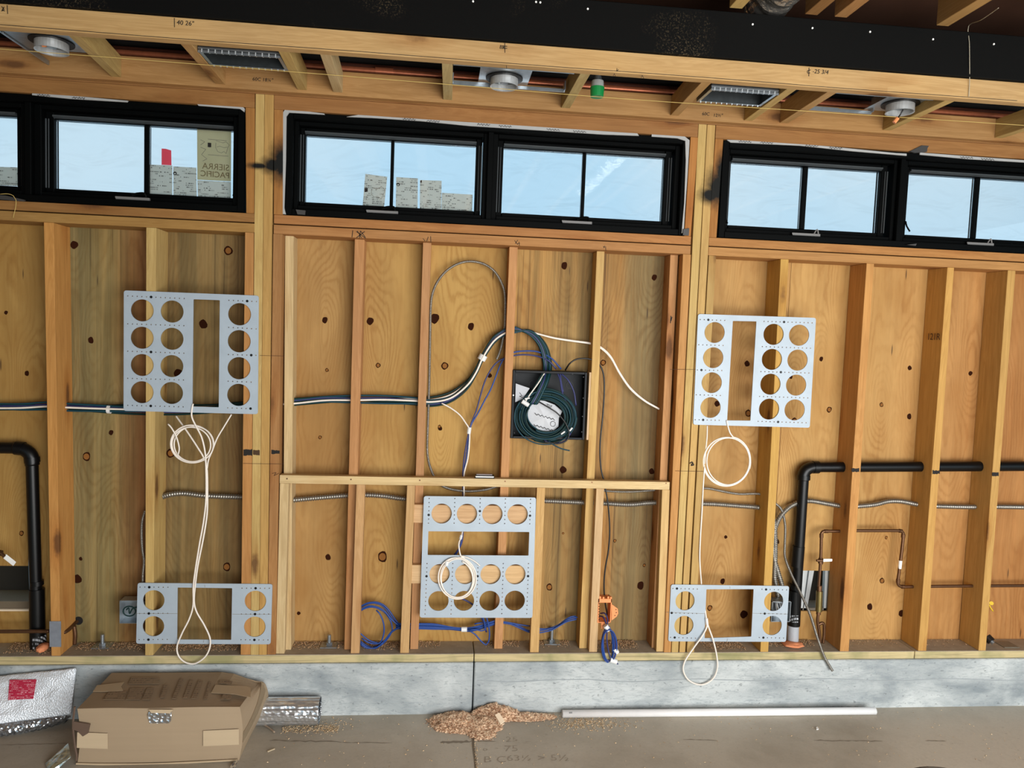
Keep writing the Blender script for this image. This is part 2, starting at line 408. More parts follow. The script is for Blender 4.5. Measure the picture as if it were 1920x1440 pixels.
TANP = printed('tan_sticker', (196, 182, 150), (90, 84, 70), 60.0, .62, .62)
CARDPRINT = printed('carton_print', (150, 128, 102), (92, 76, 60), 60.0, .38)
REDP = printed('red_label_print', (178, 28, 62), (228, 170, 180), 120.0, .48)
def foil(name, scale, st, c=(222, 226, 230), rough=.22, aniso=(1, 1, 1), metal=.92):
    n = N(name); v = n.n('ShaderNodeTexVoronoi'); n.set(v, 'Vector', n.pos(aniso)); v.inputs['Scale'].default_value = scale
    h = n.math('ADD', v.outputs['Distance'], n.noise(n.pos(), 14, 4))
    return n.done(n.bsdf(lin(c), rough, metal, h, st, .01))
FOIL = foil('silver_foil', 70, .6); FOILR = foil('roll_foil', 50, .45, (226, 228, 230), .28, (.35, 1, 1), .85); FOILBAG = foil('foil_blanket', 210, .35, (236, 242, 248), .5, (1, 1, .6), .35)
DUCTFOIL = foil('duct_foil', 16, 1.0, (205, 200, 192), .2)
def glassm():
    n = N('window_glass'); t = n.n('ShaderNodeBsdfTransparent'); g = n.n('ShaderNodeBsdfGlossy'); g.inputs['Roughness'].default_value = .02
    fr = n.n('ShaderNodeFresnel'); fr.inputs['IOR'].default_value = 1.4; mx = n.n('ShaderNodeMixShader')
    n.set(mx, '0', fr.outputs[0]); n.set(mx, '1', t.outputs[0]); n.set(mx, '2', g.outputs[0]); return n.done(mx.outputs[0])
GLASS = glassm()
def filmm():
    n = N('clear_plastic_film'); t = n.n('ShaderNodeBsdfTransparent'); t.inputs['Color'].default_value = (.96, .98, 1, 1)
    tr = n.n('ShaderNodeBsdfTranslucent'); tr.inputs['Color'].default_value = (.93, .96, 1, 1)
    u = n.n('ShaderNodeBump'); n.set(u, 'Height', n.noise(n.pos((1, 1, 2.5)), 3.5, 2, .5, 1.0)); u.inputs['Strength'].default_value = 1; u.inputs['Distance'].default_value = .08
    n.t.links.new(u.outputs[0], tr.inputs['Normal'])
    mx = n.n('ShaderNodeMixShader'); n.set(mx, '0', .45); n.set(mx, '1', t.outputs[0]); n.set(mx, '2', tr.outputs[0]); return n.done(mx.outputs[0])
FILM = filmm()
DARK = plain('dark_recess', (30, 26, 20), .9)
CAVSHADE = plain('cavity_shade', (14, 10, 8), .9)  # near black: the shade of the soffit cavity is put into the colour

# tones of the timber, as seen in the photograph
def yellower(c): return (c[0] * .875, c[1] * .892 + 1, c[2] * .895)
T_YEL, T_TAN, T_RED, T_PALE, T_BRN, T_ORG, T_DRK = (214, 176, 112), (208, 160, 104), (184, 132, 84), (224, 190, 142), (160, 112, 66), (206, 146, 86), (168, 116, 70)

# ================================================================== SETTING
floor = empty('floor'); tag(floor, 'brownish grey concrete garage floor slab with cracks and pencilled figures', None, kind='structure')
bm = bmesh.new(); bxm(bm, -4.2, 6.5, -9, -.01, -.12, 0); from_bm('concrete_slab', bm, FLOOR, floor)
CRACK = plain('crack_dirt', (140, 130, 115), .9)
PENCIL = plain('floor_pencil', (166, 156, 141), .9)
def crack(pts, w0):
    bm = bmesh.new(); prev = None
    for i, p in enumerate(pts):
        w = w0 * (.35 + .9 * abs(math.sin(i * 1.7 + p[0]))) * (.2 if i in (0, len(pts) - 1) else 1)
        a = Vector(p)
        q = (bm.verts.new(a + Vector((0, -w / 2, 0))), bm.verts.new(a + Vector((0, w / 2, 0))))
        if prev: bm.faces.new((prev[0], q[0], q[1], prev[1]))
        prev = q
    return from_bm('crack', bm, CRACK, floor)
def wig(x0, y0, x1, y1, n, amp):
    return [PZ(x0 + (x1 - x0) * i / n, y0 + (y1 - y0) * i / n + random.uniform(-amp, amp), .0006) for i in range(n + 1)]
crack(wig(0, 1397, 130, 1394, 12, .8), .004); crack(wig(505, 1388, 640, 1391, 14, 1), .008); crack(wig(640, 1392, 735, 1393, 10, .6), .004)
crack(wig(825, 1392, 885, 1390, 12, 1), .016); crack(wig(892, 1390, 930, 1390, 6, .5), .005)
crack(wig(1280, 1386, 1345, 1388, 8, .6), .005); crack(wig(1525, 1388, 1655, 1390, 18, .8), .007); crack(wig(1735, 1389, 1775, 1389, 6, .5), .006)
crack([PZ(1690 + i * 1.6, 1388 + i * 1.4, .0006) for i in range(6)], .004)
jt = [PZ(884 + (y - 1366) * .12 + random.uniform(-.6, .6), y, .0006) for y in range(1366, 1446, 6)]
strokes('control_joint', [jt], .010, plain('joint_dirt', (122, 110, 92), .9), floor, .0004)
for s, px, py, sz in (('25', 948, 1391, .055), ('_', 985, 1390, .05), ('o', 905, 1408, .04), ('-', 928, 1406, .05), ('75', 945, 1409, .062), ('B C', 906, 1430, .062), ('63½', 950, 1427, .058), ('> 5½', 1008, 1427, .062)):
    text('pencil_writing', s, sz, PZ(px, py, .0006), (1, -.02, 0), (.08, 1, 0), PENCIL, floor, th=.0004, bold=-.0006)

# ---- back wall
wall = empty('wall_back'); tag(wall, 'open stud wall of the garage on a concrete curb, plywood sheathing between the studs', None, kind='structure')
ZP0, ZP1, ZS0, ZS1, ZS2, ZS3, ZH0, ZH1 = .237, .274, 2.115, 2.153, 2.158, 2.195, 2.632, 2.690
# concrete curb in two pours
xj = X(887, 1290, -.01)
box('concrete_curb', -4.2, xj - .003, -.012, .16, -.12, ZP0, CURB, wall, bev=.004)
box('concrete_curb', xj + .003, 6.5, -.010, .16, -.12, ZP0, CURB, wall, bev=.004)
strokes('form_line', [[PW(895 + i * 30, 1276 + 2.0 * math.sin(i * .8) + random.uniform(-.8, .8) - i * .04, -.0105) for i in range(36)]], .004, plain('form_line_grey', (158, 164, 166), .9), wall, .0012)  # thin grey ribbon along the right pour of the curb
# sill plate in three lengths
for a, b in ((-4.2, xj - .002), (xj + .002, X(1714, 1232)), (X(1715, 1232) + .001, 6.5)):
    box('sill_plate', a, b, 0, .14, ZP0, ZP1, SILL, wall, bev=.002)

def member(name, bl, br, yb, tl, tr, yt, z0, z1, y0, dep, tone, mat=None, par=None):
    """upright timber: left and right front edges seen at two heights, stood on its real plane"""
    ba, bb, ta, tb = PW(bl, yb, y0), PW(br, yb, y0), PW(tl, yt, y0), PW(tr, yt, y0)
    def at(p, q, z): return p.x + (q.x - p.x) * (z - p.z) / (q.z - p.z)
    c = []
    for z in (z0, z1):
        l, r = at(ba, ta, z), at(bb, tb, z)
        c += [(l, y0, z), (r, y0, z), (r, y0 + dep, z), (l, y0 + dep, z)]
    bm = bmesh.new(); hexa(bm, c, .0012)
    return from_bm(name, bm, mat or WZ, par or wall, tone)
E1 = .0005
S2 = dict(z0=ZP1 + E1, z1=ZS0 - E1, y0=.001, dep=.138)
member('stud', 96, 113, 1222, 82, 100.5, 420, tone=(216, 152, 84), **S2)
member('stud', 272, 287, 1228, 274, 293, 425, tone=T_YEL, **S2)
member('trimmer_stud', 451, 469.5, 1226, 459, 475.5, 470, tone=(200, 140, 82), **S2)
member('post', 469.7, 485, 1226, 478.5, 495, 240, z0=ZP1 + E1, z1=ZH1 + .0, y0=0.0, dep=.139, tone=T_YEL, mat=WZS)
member('post', 485.3, 500, 1226, 495.4, 512.5, 240, z0=ZP1 + E1, z1=ZH1, y0=-.001, dep=.14, tone=(206, 158, 92), mat=WZS)
member('trimmer_stud', 500.8, 516.6, 1226, 511.6, 529, 480, tone=(182, 128, 78), **S2)
S3 = dict(z0=ZP1 + E1, z1=ZS0 - E1, y0=.05, dep=.089)
member('recessed_stud', 530, 545.5, 1215, 534.5, 550.5, 445, tone=T_PALE, **S3)
member('recessed_stud', 645.5, 661, 1215, 665, 683.5, 450, tone=(206, 146, 96), **S3)
member('recessed_stud', 769, 784, 1215, 793, 808.5, 459, tone=(202, 146, 100), **S3)
member('recessed_stud', 926.5, 942, 1215, 955, 970.5, 468, tone=(210, 150, 100), **S3)
member('recessed_stud', 1086, 1100.5, 1214, 1119, 1133.5, 474, tone=(220, 176, 112), **S3)
member('recessed_stud', 1222, 1235.5, 1210, 1257, 1271.5, 480, tone=(208, 150, 100), **S3)
member('trimmer_stud', 1245, 1258, 1220, 1280.5, 1295.5, 480, tone=T_ORG, **S2)
member('post', 1259.3, 1271.8, 1220, 1310, 1325.3, 235, z0=ZP1 + E1, z1=ZH1, y0=0.0, dep=.139, tone=T_YEL, mat=WZS)
member('post', 1274, 1285, 1220, 1326.3, 1341.5, 235, z0=ZP1 + E1, z1=ZH1, y0=.001, dep=.138, tone=(212, 168, 104), mat=WZS)
member('trimmer_stud', 1288, 1301.6, 1220, 1329, 1342.5, 485, tone=(200, 160, 100), **S2)
member('stud', 1425.7, 1440.5, 1222, 1464, 1479, 485, tone=(216, 166, 88), **S2)
member('stud', 1575, 1591.5, 1220, 1625, 1639, 495, tone=(214, 152, 88), **S2)
member('stud', 1721.7, 1737, 1220, 1776.5, 1789, 503, tone=(216, 162, 90), **S2)
member('stud', 1835, 1848.5, 1218, 1890, 1904.5, 508, tone=(210, 160, 92), **S2)
for xx in (-2.05, 3.05, 3.46): box('stud', xx, xx + .038, .001, .139, ZP1 + E1, ZS0 - E1, WZ, wall, T_TAN)
# jack studs beside the windows
J = dict(z0=ZS3 + E1, z1=ZH0 - E1, y0=.001, dep=.138)
member('jack_stud', 461.5, 476.5, 380, 460.5, 477.5, 240, tone=(178, 120, 62), mat=WZS, **J)
member('jack_stud', 513.2, 530, 380, 513.6, 530.5, 240, tone=(184, 124, 66), mat=WZS, **J)
member('jack_stud', 1284, 1296.5, 430, 1293.5, 1308, 280, tone=(196, 128, 66), mat=WZS, **J)
member('jack_stud', 1329.5, 1344.5, 430, 1340, 1355, 280, tone=(176, 116, 60), mat=WZS, **J)
# rough sills and headers, bay by bay
bays = [(-4.2, X(477, 420)), (X(513, 420), X(1295.5, 460)), (X(1329, 460), 6.5)]
hb = [(-4.2, X(477.5, 190)), (X(513.6, 190), X(1309.5, 235)), (X(1342.3, 240), 6.5)]
for (a, b), t1, t2 in zip(bays, ((180, 134, 76), (192, 134, 82), (196, 140, 84)), ((166, 116, 66), (188, 126, 74), (192, 132, 76))):
    box('rough_sill', a, b, 0, .139, ZS0, ZS1, WX, wall, t1)
    box('rough_sill', a, b, .002, .139, ZS2, ZS3, WX, wall, t2)
for (a, b), t in zip(hb, ((168, 116, 66), (170, 116, 68), (172, 118, 68))):
    box('header', a, b, 0.0, .139, ZH0, ZH1, WX, wall, t)
# top plates behind the soffit ledger
box('top_plate', -4.2, 6.5, .0, .139, ZH1 + .001, ZH1 + .04, WX, wall, T_DRK)

# ---- plywood sheathing: one sheet per real joint, grain contours bent round its knots
KN = []
def knot_px(*a):
    for (x, y, r) in a: KN.append((x, y, r))
knot_px((11, 586, 3), (139, 459, 6), (428, 470, 7), (381, 608, 7), (170, 638, 5), (162, 856, 7), (208, 811, 4), (334, 700, 7), (320, 850, 7), (145, 1086, 7), (151, 1048, 3), (425, 1063, 7),
        (609, 600, 5), (694, 602, 6), (709, 685, 4), (613, 694, 3), (615, 1045, 5), (717, 1044, 9), (883, 612, 6), (815, 597, 8), (834, 686, 6), (918, 704, 4), (825, 803, 4), (824, 800, 3),
        (1058, 498, 6), (1227, 520, 5), (1131, 680, 5), (1056, 881, 6), (1222, 884, 5), (1030, 1101, 6), (1201, 1098, 7), (1208, 1060, 3), (1153, 1014, 3), (1056, 1000, 2),
        (1401, 682, 5), (1403, 775, 6), (1483, 706, 4), (1540, 673, 4), (1555, 768, 5), (1509, 890, 4), (1706, 690, 4), (1653, 759, 4), (1705, 781, 5), (1355, 1090, 5), (1331, 1140, 5), (1395, 1152, 7), (1361, 1007, 3),
        (1654, 1089, 5), (1631, 1138, 6), (1690, 1150, 6), (1662, 1008, 3), (1820, 700, 4), (1345, 757, 5), (1490, 790, 6), (1458, 1016, 4), (50, 700, 4), (40, 1000, 4), (600, 820, 3), (560, 1150, 3))
knots = []
for (x, y, r) in KN:
    p = PW(x, y, .139); knots.append((p.x, p.z, r / 408.0))
KNOTM = {'dark': plain('dark_knot', (50, 24, 12), .9, Specular_IOR_Level=.05), 'ring': plain('brown_knot', (138, 92, 48), .9, Specular_IOR_Level=.05)}
def sheet(x0, x1, z0, z1, tones, streak, freq, holes=()):
    """tones: list of (x, colour) across the sheet"""
    s = .0125; nx = max(2, int((x1 - x0) / s)); nzv = max(2, int((z1 - z0) / .02))
    xs = [x0 + (x1 - x0) * i / nx for i in range(nx + 1)]; zs = [z0 + (z1 - z0) * i / nzv for i in range(nzv + 1)]
    for (hx0, hx1, hz0, hz1) in holes:
        for arr, vals in ((xs, (hx0, hx1)), (zs, (hz0, hz1))):
            for v in vals:
                if arr[0] < v < arr[-1]:
                    k = min(range(len(arr)), key=lambda i: abs(arr[i] - v)); arr[k] = v
    me = bpy.data.meshes.new('plywood_sheet'); V = []; G = []; T = []
    ls = [tuple(lin((c[0] * .875, c[1] * .878, c[2] * .82))) for _, c in tones]; tx = [t for t, _ in tones]
    near = [k for k in knots if x0 - .1 < k[0] < x1 + .1]
    for z in zs:
        for x in xs:
            V.append((x, .1402, z))
            g = noise.noise(Vector((x * 5.0, 3.7 + x0, z * 1.1))) * .75 + noise.noise(Vector((x * 13.0, x0, z * 2.4))) * .22 + x * freq
            for kx, kz, kr in near:
                dx, dz = (x - kx) / (.045 + kr * 1.5), (z - kz) / (.15 + kr * 5)
                q = dx * dx + dz * dz
                if q < 6: g += .62 * math.exp(-q) * (1 if kr > .008 else .5)
            G.append(g)
            k = 0
            while k < len(tx) - 2 and x > tx[k + 1]: k += 1
            if len(tx) == 1: c = ls[0]
            else:
                t = min(1, max(0, (x - tx[k]) / (tx[k + 1] - tx[k]))); t = t * t * (3 - 2 * t)
                c = tuple(ls[k][j] * (1 - t) + ls[k + 1][j] * t for j in range(3))
            T.append(c)
    Fc = []; w = len(xs)
    for j in range(len(zs) - 1):
        for i in range(w - 1):
            cx, cz = (xs[i] + xs[i + 1]) / 2, (zs[j] + zs[j + 1]) / 2
            if any(h[0] < cx < h[1] and h[2] < cz < h[3] for h in holes): continue
            a = j * w + i; Fc.append((a, a + 1, a + w + 1, a + w))
    nv = len(V); V += [(v[0], .152, v[2]) for v in V]
    bfaces = [tuple(q + nv for q in f[::-1]) for f in Fc]
    from collections import Counter
    ec = Counter()
    for f in Fc:
        for a, b in zip(f, f[1:] + f[:1]): ec[(min(a, b), max(a, b))] += 1
    rim = []
    for f in Fc:
        for a, b in zip(f, f[1:] + f[:1]):
            if ec[(min(a, b), max(a, b))] == 1: rim.append((b, a, a + nv, b + nv))
    me.from_pydata(V, [], Fc + bfaces + rim)
    ga = me.attributes.new('grain', 'FLOAT', 'POINT'); ga.data.foreach_set('value', G + G)
    sa = me.attributes.new('streak', 'FLOAT', 'POINT'); sa.data.foreach_set('value', [streak] * len(V))
    ta = me.attributes.new('tone', 'FLOAT_COLOR', 'POINT'); ta.data.foreach_set('color', [q for c in T + T for q in (*c, 1.0)])
    return link('plywood_sheet', me, PLY, wall)
GRY, TAN, TAN2, RB = (150, 128, 96), (208, 164, 98), (214, 168, 108), (176, 122, 78)
hx = (X(-30, 1100, .14), X(57, 1100, .14)); hz = (PW(30, 1144, .14).z, PW(30, 1061, .14).z)
h2x = (X(1500, 1100, .14), X(1557, 1100, .14)); h2z = (PW(1525, 1146, .14).z, PW(1525, 1070, .14).z)
ZB = ZP0 + .002
sheet(-4.2, -1.615, ZB, 2.19, [(-2, (196, 156, 94)), (-1.7, (196, 156, 94))], .1, 1.0, [(*hx, *hz)])
sheet(-1.613, -.745, ZB, 2.19, [(-1.56, (160, 140, 98)), (-1.44, (176, 152, 104)), (-1.34, (170, 128, 82)), (-1.29, (172, 120, 76)), (-1.22, (166, 116, 72)), (-1.18, (158, 132, 90)), (-1.0, (168, 138, 92)), (-.86, (150, 118, 76))], .85, 2.4)
sheet(-.743, .315, ZB, 2.19, [(-.6, (196, 152, 98)), (0, TAN), (.3, TAN)], .06, .8)
sheet(.317, 1.145, ZB, 2.19, [(.34, (206, 164, 104)), (.45, (200, 154, 94)), (.62, (182, 146, 94)), (.70, (160, 132, 88)), (.76, (186, 142, 88)), (.82, (206, 154, 92)), (.87, (174, 142, 96)), (.96, (160, 136, 96)), (1.06, (146, 114, 74))], .8, 2.2)
sheet(1.147, 1.655, ZB, 2.19, [(1.2, (204, 160, 104)), (1.6, (208, 160, 102))], .12, .9)
sheet(1.657, 2.36, ZB, 2.19, [(1.7, (214, 168, 108)), (2.0, (216, 170, 110)), (2.3, (212, 164, 106))], .10, 1.2, [(*h2x, *h2z)])
sheet(2.362, 2.66, ZB, 2.19, [(2.36, (206, 152, 96)), (2.6, (206, 152, 96))], .2, 1.6)
sheet(2.662, 6.5, ZB, 2.19, [(2.7, (200, 142, 88)), (3.0, (200, 142, 88))], .2, 1.4)
for i, (kx, kz, kr) in enumerate(knots):
    if hx[0] < kx < hx[1] and hz[0] < kz < hz[1]: continue
    bm = bmesh.new(); n = 12; ph = i
    def rim(rs, y): return [bm.verts.new((kx + kr * rs * (1 + .14 * math.sin(2 * t + ph)) * math.cos(t), y, kz + kr * rs * 1.15 * (1 + .1 * math.sin(3 * t + ph)) * math.sin(t))) for t in (2 * math.pi * k / n for k in range(n))]
    a, b = rim(1.0, .1396), rim(1.05, .1404)
    bm.faces.new(a)
    for k in range(n): bm.faces.new((a[k], b[k], b[(k + 1) % n], a[(k + 1) % n]))
    o = from_bm('knot', bm, KNOTM['dark'], wall)
    if i % 3 == 2 or kr < .009 and i % 2:      # a sound knot: brown ring with a paler heart
        bm = bmesh.new(); bm.faces.new([bm.verts.new((kx + kr * .72 * math.cos(t), .1390, kz + kr * .8 * math.sin(t))) for t in (2 * math.pi * k / 12 for k in range(12))]); from_bm('knot_heart', bm, KNOTM['ring'], o)
# wall above the window heads
box('upper_sheathing', -4.2, 6.5, .1402, .152, ZH0, 3.2, CAVSHADE, wall, bev=0)
# behind the two openings cut in the sheathing
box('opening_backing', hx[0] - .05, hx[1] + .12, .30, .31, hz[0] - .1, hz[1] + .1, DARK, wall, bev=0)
box('opening_ledge', hx[0] - .05, hx[1] + .05, .153, .30, hz[0] - .03, hz[0] + .035, plain('rough_grey_ledge', (104, 92, 74), .9, 0, .8), wall)
box('opening_edge', hx[0], hx[1], .136, .152, hz[0] - .004, hz[0] + .004, plain('pale_cut_edge', (226, 206, 178), .8), wall, bev=.001)
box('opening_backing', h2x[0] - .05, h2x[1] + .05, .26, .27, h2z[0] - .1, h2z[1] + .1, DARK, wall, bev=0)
VF = plain('vent_frame_white', (196, 200, 200), .5)
bm = bmesh.new(); A = lambda x, y: (PW(x, y, .15).x, PW(x, y, .15).z)
prism(bm, [A(1507, 1146), A(1513, 1146), A(1527, 1070), A(1518, 1070)], .153, .175); from_bm('vent_flange', bm, VF, wall)
bm = bmesh.new(); prism(bm, [A(1500, 1146), A(1505, 1146), A(1515, 1070), A(1506, 1070)], .153, .17); from_bm('vent_flange', bm, VF, wall)
bm = bmesh.new(); prism(bm, [A(1545, 1146), A(1549, 1146), A(1553, 1070), A(1548, 1070)], .153, .175); from_bm('vent_flange', bm, VF, wall)
bm = bmesh.new(); prism(bm, [A(1549.5, 1146), A(1555, 1146), A(1558, 1070), A(1554, 1070)], .155, .165); from_bm('vent_flange', bm, GRAYW, wall)
box('vent_ledge', h2x[0], h2x[1], .153, .26, h2z[0] - .02, h2z[0] + .012, plain('grey_vent_ledge', (120, 112, 100), .9, 0, .5), wall)

# ---- other sides of the room, out of frame: left wall, ceiling
wl_ = empty('wall_left'); tag(wl_, 'plain sheathed side wall out of frame', None, kind='structure')
box('sheathing', -4.25, -4.2, -9, .14, 0, 3.2, plain('side_sheathing', (176, 136, 88), .8), wl_, bev=0)
ceil = empty('ceiling'); tag(ceil, 'open joist ceiling with the deck above the wooden soffit frame coloured near black as shade', None, kind='structure')
box('roof_deck', -4.2, 6.5, -9, .15, 3.2, 3.24, plain('brown_subfloor', (78, 44, 22), .85), ceil, bev=0)
box('soffit_deck', -4.2, 6.5, -.39, .14, 2.99, 3.0, CAVSHADE, ceil, bev=0)  # coloured near black so the cavity stays in shade
# black beam
box('black_beam', -4.2, 6.5, -.545, -.40, 2.7735, 2.94, BEAM, ceil, bev=.003)
for px, py in ((887, 3), (1005, 4), (1013, 5), (1102, 17), (1411, 46), (1523, 53), (1631, 60), (1749, 74), (1863, 83)):
    p = PW(px, py, -.545); bm = bmesh.new(); cyl(bm, (p.x, -.5475, p.z), (p.x, -.544, p.z), .0036, 10); from_bm('bolt_head', bm, WHT, ceil)
# joists running towards the photographer from the black beam
for jx, t in ((1.85, (180, 136, 84)), (1.445, T_RED), (1.33, T_BRN), (1.04, T_YEL), (.64, T_TAN), (.23, T_TAN), (-.18, T_TAN), (-.59, T_TAN), (-1.0, T_TAN), (2.26, T_TAN), (2.67, T_TAN), (3.08, T_TAN)):
    box('ceiling_joist', jx - .019, jx + .03, -9, -.55, 2.95, 3.19, WY, ceil, t)
# soffit framing
box('wall_ledger', -4.2, 6.5, -.0385, -.0005, ZH1 + .004, 2.793, WX, ceil, (190, 140, 88))
box('soffit_rim', -4.2, 6.5, -.530, -.4895, 2.6965, 2.772, WX, ceil, (212, 168, 114))
strokes('rim_seam', [[(-1.8 + i * .25, -.5303, 2.7015 + .0012 * math.sin(i * 1.3)) for i in range(17)]], .0018, INK, ceil, .0006)
for (fl, fr), fy, (wl0, wr0), wy, t in (((128, 148), 66, (209, 228), 142, T_YEL), ((338, 357), 80, (405, 423), 153, T_TAN), ((521.7, 541), 94, (558, 576), 163, T_YEL), ((600, 617.5), 102, (625, 641), 171, T_PALE),
        ((828.5, 847.5), 119, (831, 846), 187, (216, 186, 130)), ((1088, 1107), 139, (1052, 1067), 205, (206, 176, 120)), ((1315, 1333), 157, (1257, 1271), 215, T_TAN), ((1476, 1492), 168, (1395, 1409), 224, T_YEL),
        ((1552, 1570), 173, (1462, 1476), 231, T_TAN), ((1773, 1790), 190, (1655, 1669), 243, T_YEL), ((1925, 1942), 210, (1867, 1880), 263, T_YEL)):
    xa, xb = X(fl, fy, -.488), X(wl0, wy, -.04); x0 = (xa + xb) / 2
    if wl0 > 1860: x0 = 2.50
    s = (xb - xa) / 2 if wl0 < 1860 else 0
    bm = bmesh.new(); hexa(bm, [(x0 - s, -.488, 2.698), (x0 - s + .038, -.488, 2.698), (x0 + s + .038, -.0395, 2.706), (x0 + s, -.0395, 2.706), (x0 - s, -.488, 2.787), (x0 - s + .038, -.488, 2.787), (x0 + s + .038, -.0395, 2.789), (x0 + s, -.0395, 2.789)], .0012)
    from_bm('soffit_block', bm, WY, ceil, t)
for xx in (-2.2, 2.95): box('soffit_block', xx, xx + .038, -.488, -.0395, 2.70, 2.787, WY, ceil, T_TAN)

# ---- low frame with a ledge in the middle bay (furring frame fixed in front of the recessed studs)
FZ0, FZ1, FZ2 = ZP1 + E1, 1.0400, 1.0765
lf = empty('low_ledge_stand', (.2, .03, ZP1)); tag(lf, 'low pale wood frame with a long ledge across the middle wall bay', 'frame')
lf.location = (0, 0, 0)
def lm(*a, **k): return member('upright', *a, z0=FZ0, z1=FZ1 - E1, y0=.0105, dep=.038, par=lf, **k)
lm(517.2, 533, 1226, 524.5, 541, 915, tone=T_PALE); lm(657.5, 673.5, 1226, 668, 684, 915, tone=(216, 166, 116)); lm(750, 766.5, 1224, 763, 778, 915, tone=(214, 168, 116))
lm(993.5, 1010, 1224, 1006.5, 1022, 918, tone=(222, 174, 114)); lm(1104.5, 1119.5, 1223, 1118, 1132.5, 920, tone=(226, 184, 138)); lm(1230.5, 1244.5, 1222, 1241.5, 1256, 920, tone=(228, 186, 128))
bm = bmesh.new(); a, b, c, d = PW(524, 892, .009), PW(1255.5, 900, .009), PW(1255.5, 916, .009), PW(524, 907.5, .009)
hexa(bm, [(d.x, .009, FZ1), (c.x, .009, FZ1), (c.x, .0495, FZ1), (d.x, .0495, FZ1), (d.x, .009, FZ2), (c.x, .009, FZ2), (c.x, .0495, FZ2), (d.x, .0495, FZ2)], .0015)
from_bm('ledge', bm, WX, lf, (234, 200, 150))
for (xl, yt, yb, t) in ((775, 946, 980.5, (230, 182, 136)), (771, 1059.5, 1094, (234, 190, 142))):
    p, q = PW(xl, yt, .02), PW(xl, yb, .02); box('blocking', p.x, X(994, yt, .02) + .0, .0205, .0495, q.z, p.z, WX, lf, t)
for px in (538, 658, 787, 947, 1110, 1249):
    p = PW(px, 898 + (px - 538) * .012, .0085); bm = bmesh.new(); cyl(bm, (p.x, .0082, p.z + .001), (p.x, .0095, p.z + .001), .0036, 8); from_bm('screw_head', bm, OLDCOP, lf)
box('ledge_shim', X(1102.5, 760, .05), X(1102.5, 760, .05) + .0145, .052, .10, PW(1098, 825, .05).z, PW(1104, 698, .05).z, WZ, wall, (236, 196, 156))

# ------------------------------------------------------------------ writing on the timber
def pen(lines, Y, par, w=.0022, mat=INK): return strokes('pen_mark', [[PW(x, y, Y - .0004) for x, y in L] for L in lines], w, mat, par)
YR = -.5305
pen([[(13.5, 10), (14.5, 26)], [(3, 12), (8, 18), (3, 21)], [(8, 13), (4, 19), (9, 21)]], YR, ceil)
pen([[(327, 34), (327.3, 51)]], YR, ceil)
text('pen_mark', '40 26"', .022, PW(331, 46, YR - .0006), (1, 0, 0), (.1, 0, 1), INK, ceil)
pen([[(946.5, 81), (946.8, 99)], [(942, 86), (951, 87)], [(943, 90), (951, 91)]], YR, ceil)
text('pen_mark', 'BK', .018, PW(936.5, 91, YR - .0006), (1, 0, -.1), (.1, 0, 1), INK, ceil)
pen([[(1517, 127), (1516.5, 143)], [(1520, 131), (1514, 133), (1514, 137), (1519, 137)]], YR, ceil)
text('pen_mark', '-25 3/4', .022, PW(1523, 137, YR - .0006), (1, 0, 0), (.15, 0, 1), INK, ceil)
pen([[(1157, 128), (1156.5, 134), (1160, 130)], [(1149, 144), (1152, 138), (1154, 144)], [(1202, 146), (1204, 141), (1207, 147)], [(949.5, 123), (950, 129)]], YR, ceil, .0015)
YL = -.039
text('pen_mark', '60C 18¼"', .020, PW(473, 151, YL - .0006), (1, 0, 0), (.12, 0, 1), INK, ceil)
text('pen_mark', '60C', .020, PW(1316, 216, YL - .0006), (1, 0, 0), (.12, 0, 1), INK, ceil)
text('pen_mark', '12½"', .020, PW(1337, 219, YL - .0006), (1, 0, .05), (.12, 0, 1), INK, ceil)
pen([[(661.5, 432), (660, 445)], [(668, 434), (686, 447)], [(684, 434), (668, 446)], [(670, 433), (678, 446)], [(674, 447), (676, 433), (685, 445)]], 0, wall, .0028)
pen([[(793, 447), (797, 452)], [(803, 444), (800, 453)], [(807.5, 443), (808, 455)]], 0, wall)
pen([[(965, 451), (971, 459)], [(971, 450), (966, 457)], [(973, 453), (974, 461)], [(970, 457), (975, 456)]], 0, wall)
pen([[(1131, 462), (1134, 464)], [(1134, 461), (1132, 465)], [(1135.5, 462), (1136, 470)]], 0, wall)
# broad black marker bands and pencil lines on the posts
def patch(x0, x1, y0, y1, Y, mat=INK, par=wall, nm='marker_patch'):
    bm = bmesh.new(); pts = []
    for i in range(9): pts.append((x0 + (x1 - x0) * i / 8, y0 + random.uniform(-.8, .8)))
    for i in range(9): pts.append((x1 + (x0 - x1) * i / 8, y1 + random.uniform(-.8, .8)))
    prism(bm, [(PW(x, y, Y).x, PW(x, y, Y).z) for x, y in pts], Y - .0006, Y + .0004); return from_bm(nm, bm, mat, par)
patch(456.5, 473, 843, 854, .0003); patch(474.5, 487, 844, 853, -.0006, plain('worn_ink', (70, 50, 30), .9)); patch(509, 524.5, 844, 851, .0003)
YP = -.0012
pen([[(487, 666.5), (532, 667.5)], [(456, 869), (531, 870)]], YP, wall, .0014, STAMP)
pen([[(1256, 692.5), (1306, 693)], [(1266, 883), (1320, 884)]], YP, wall, .0014, STAMP)
pen([[(510, 888), (518, 886), (514, 892), (524, 887)]], YP, wall, .0014, STAMP)
for x0, x1, y in ((1596.5, 1611, 881), (1748.5, 1762, 885), (1860, 1872.5, 889)): patch(x0, x1, y - 3, y + 3.5, .0004)
pen([[(1293, 869), (1298, 866), (1301, 872), (1296, 873), (1299, 868)]], YP, wall, .004)
pen([[(1258, 592), (1257, 606)], [(1260, 594), (1258, 602)]], YP, wall, .004)
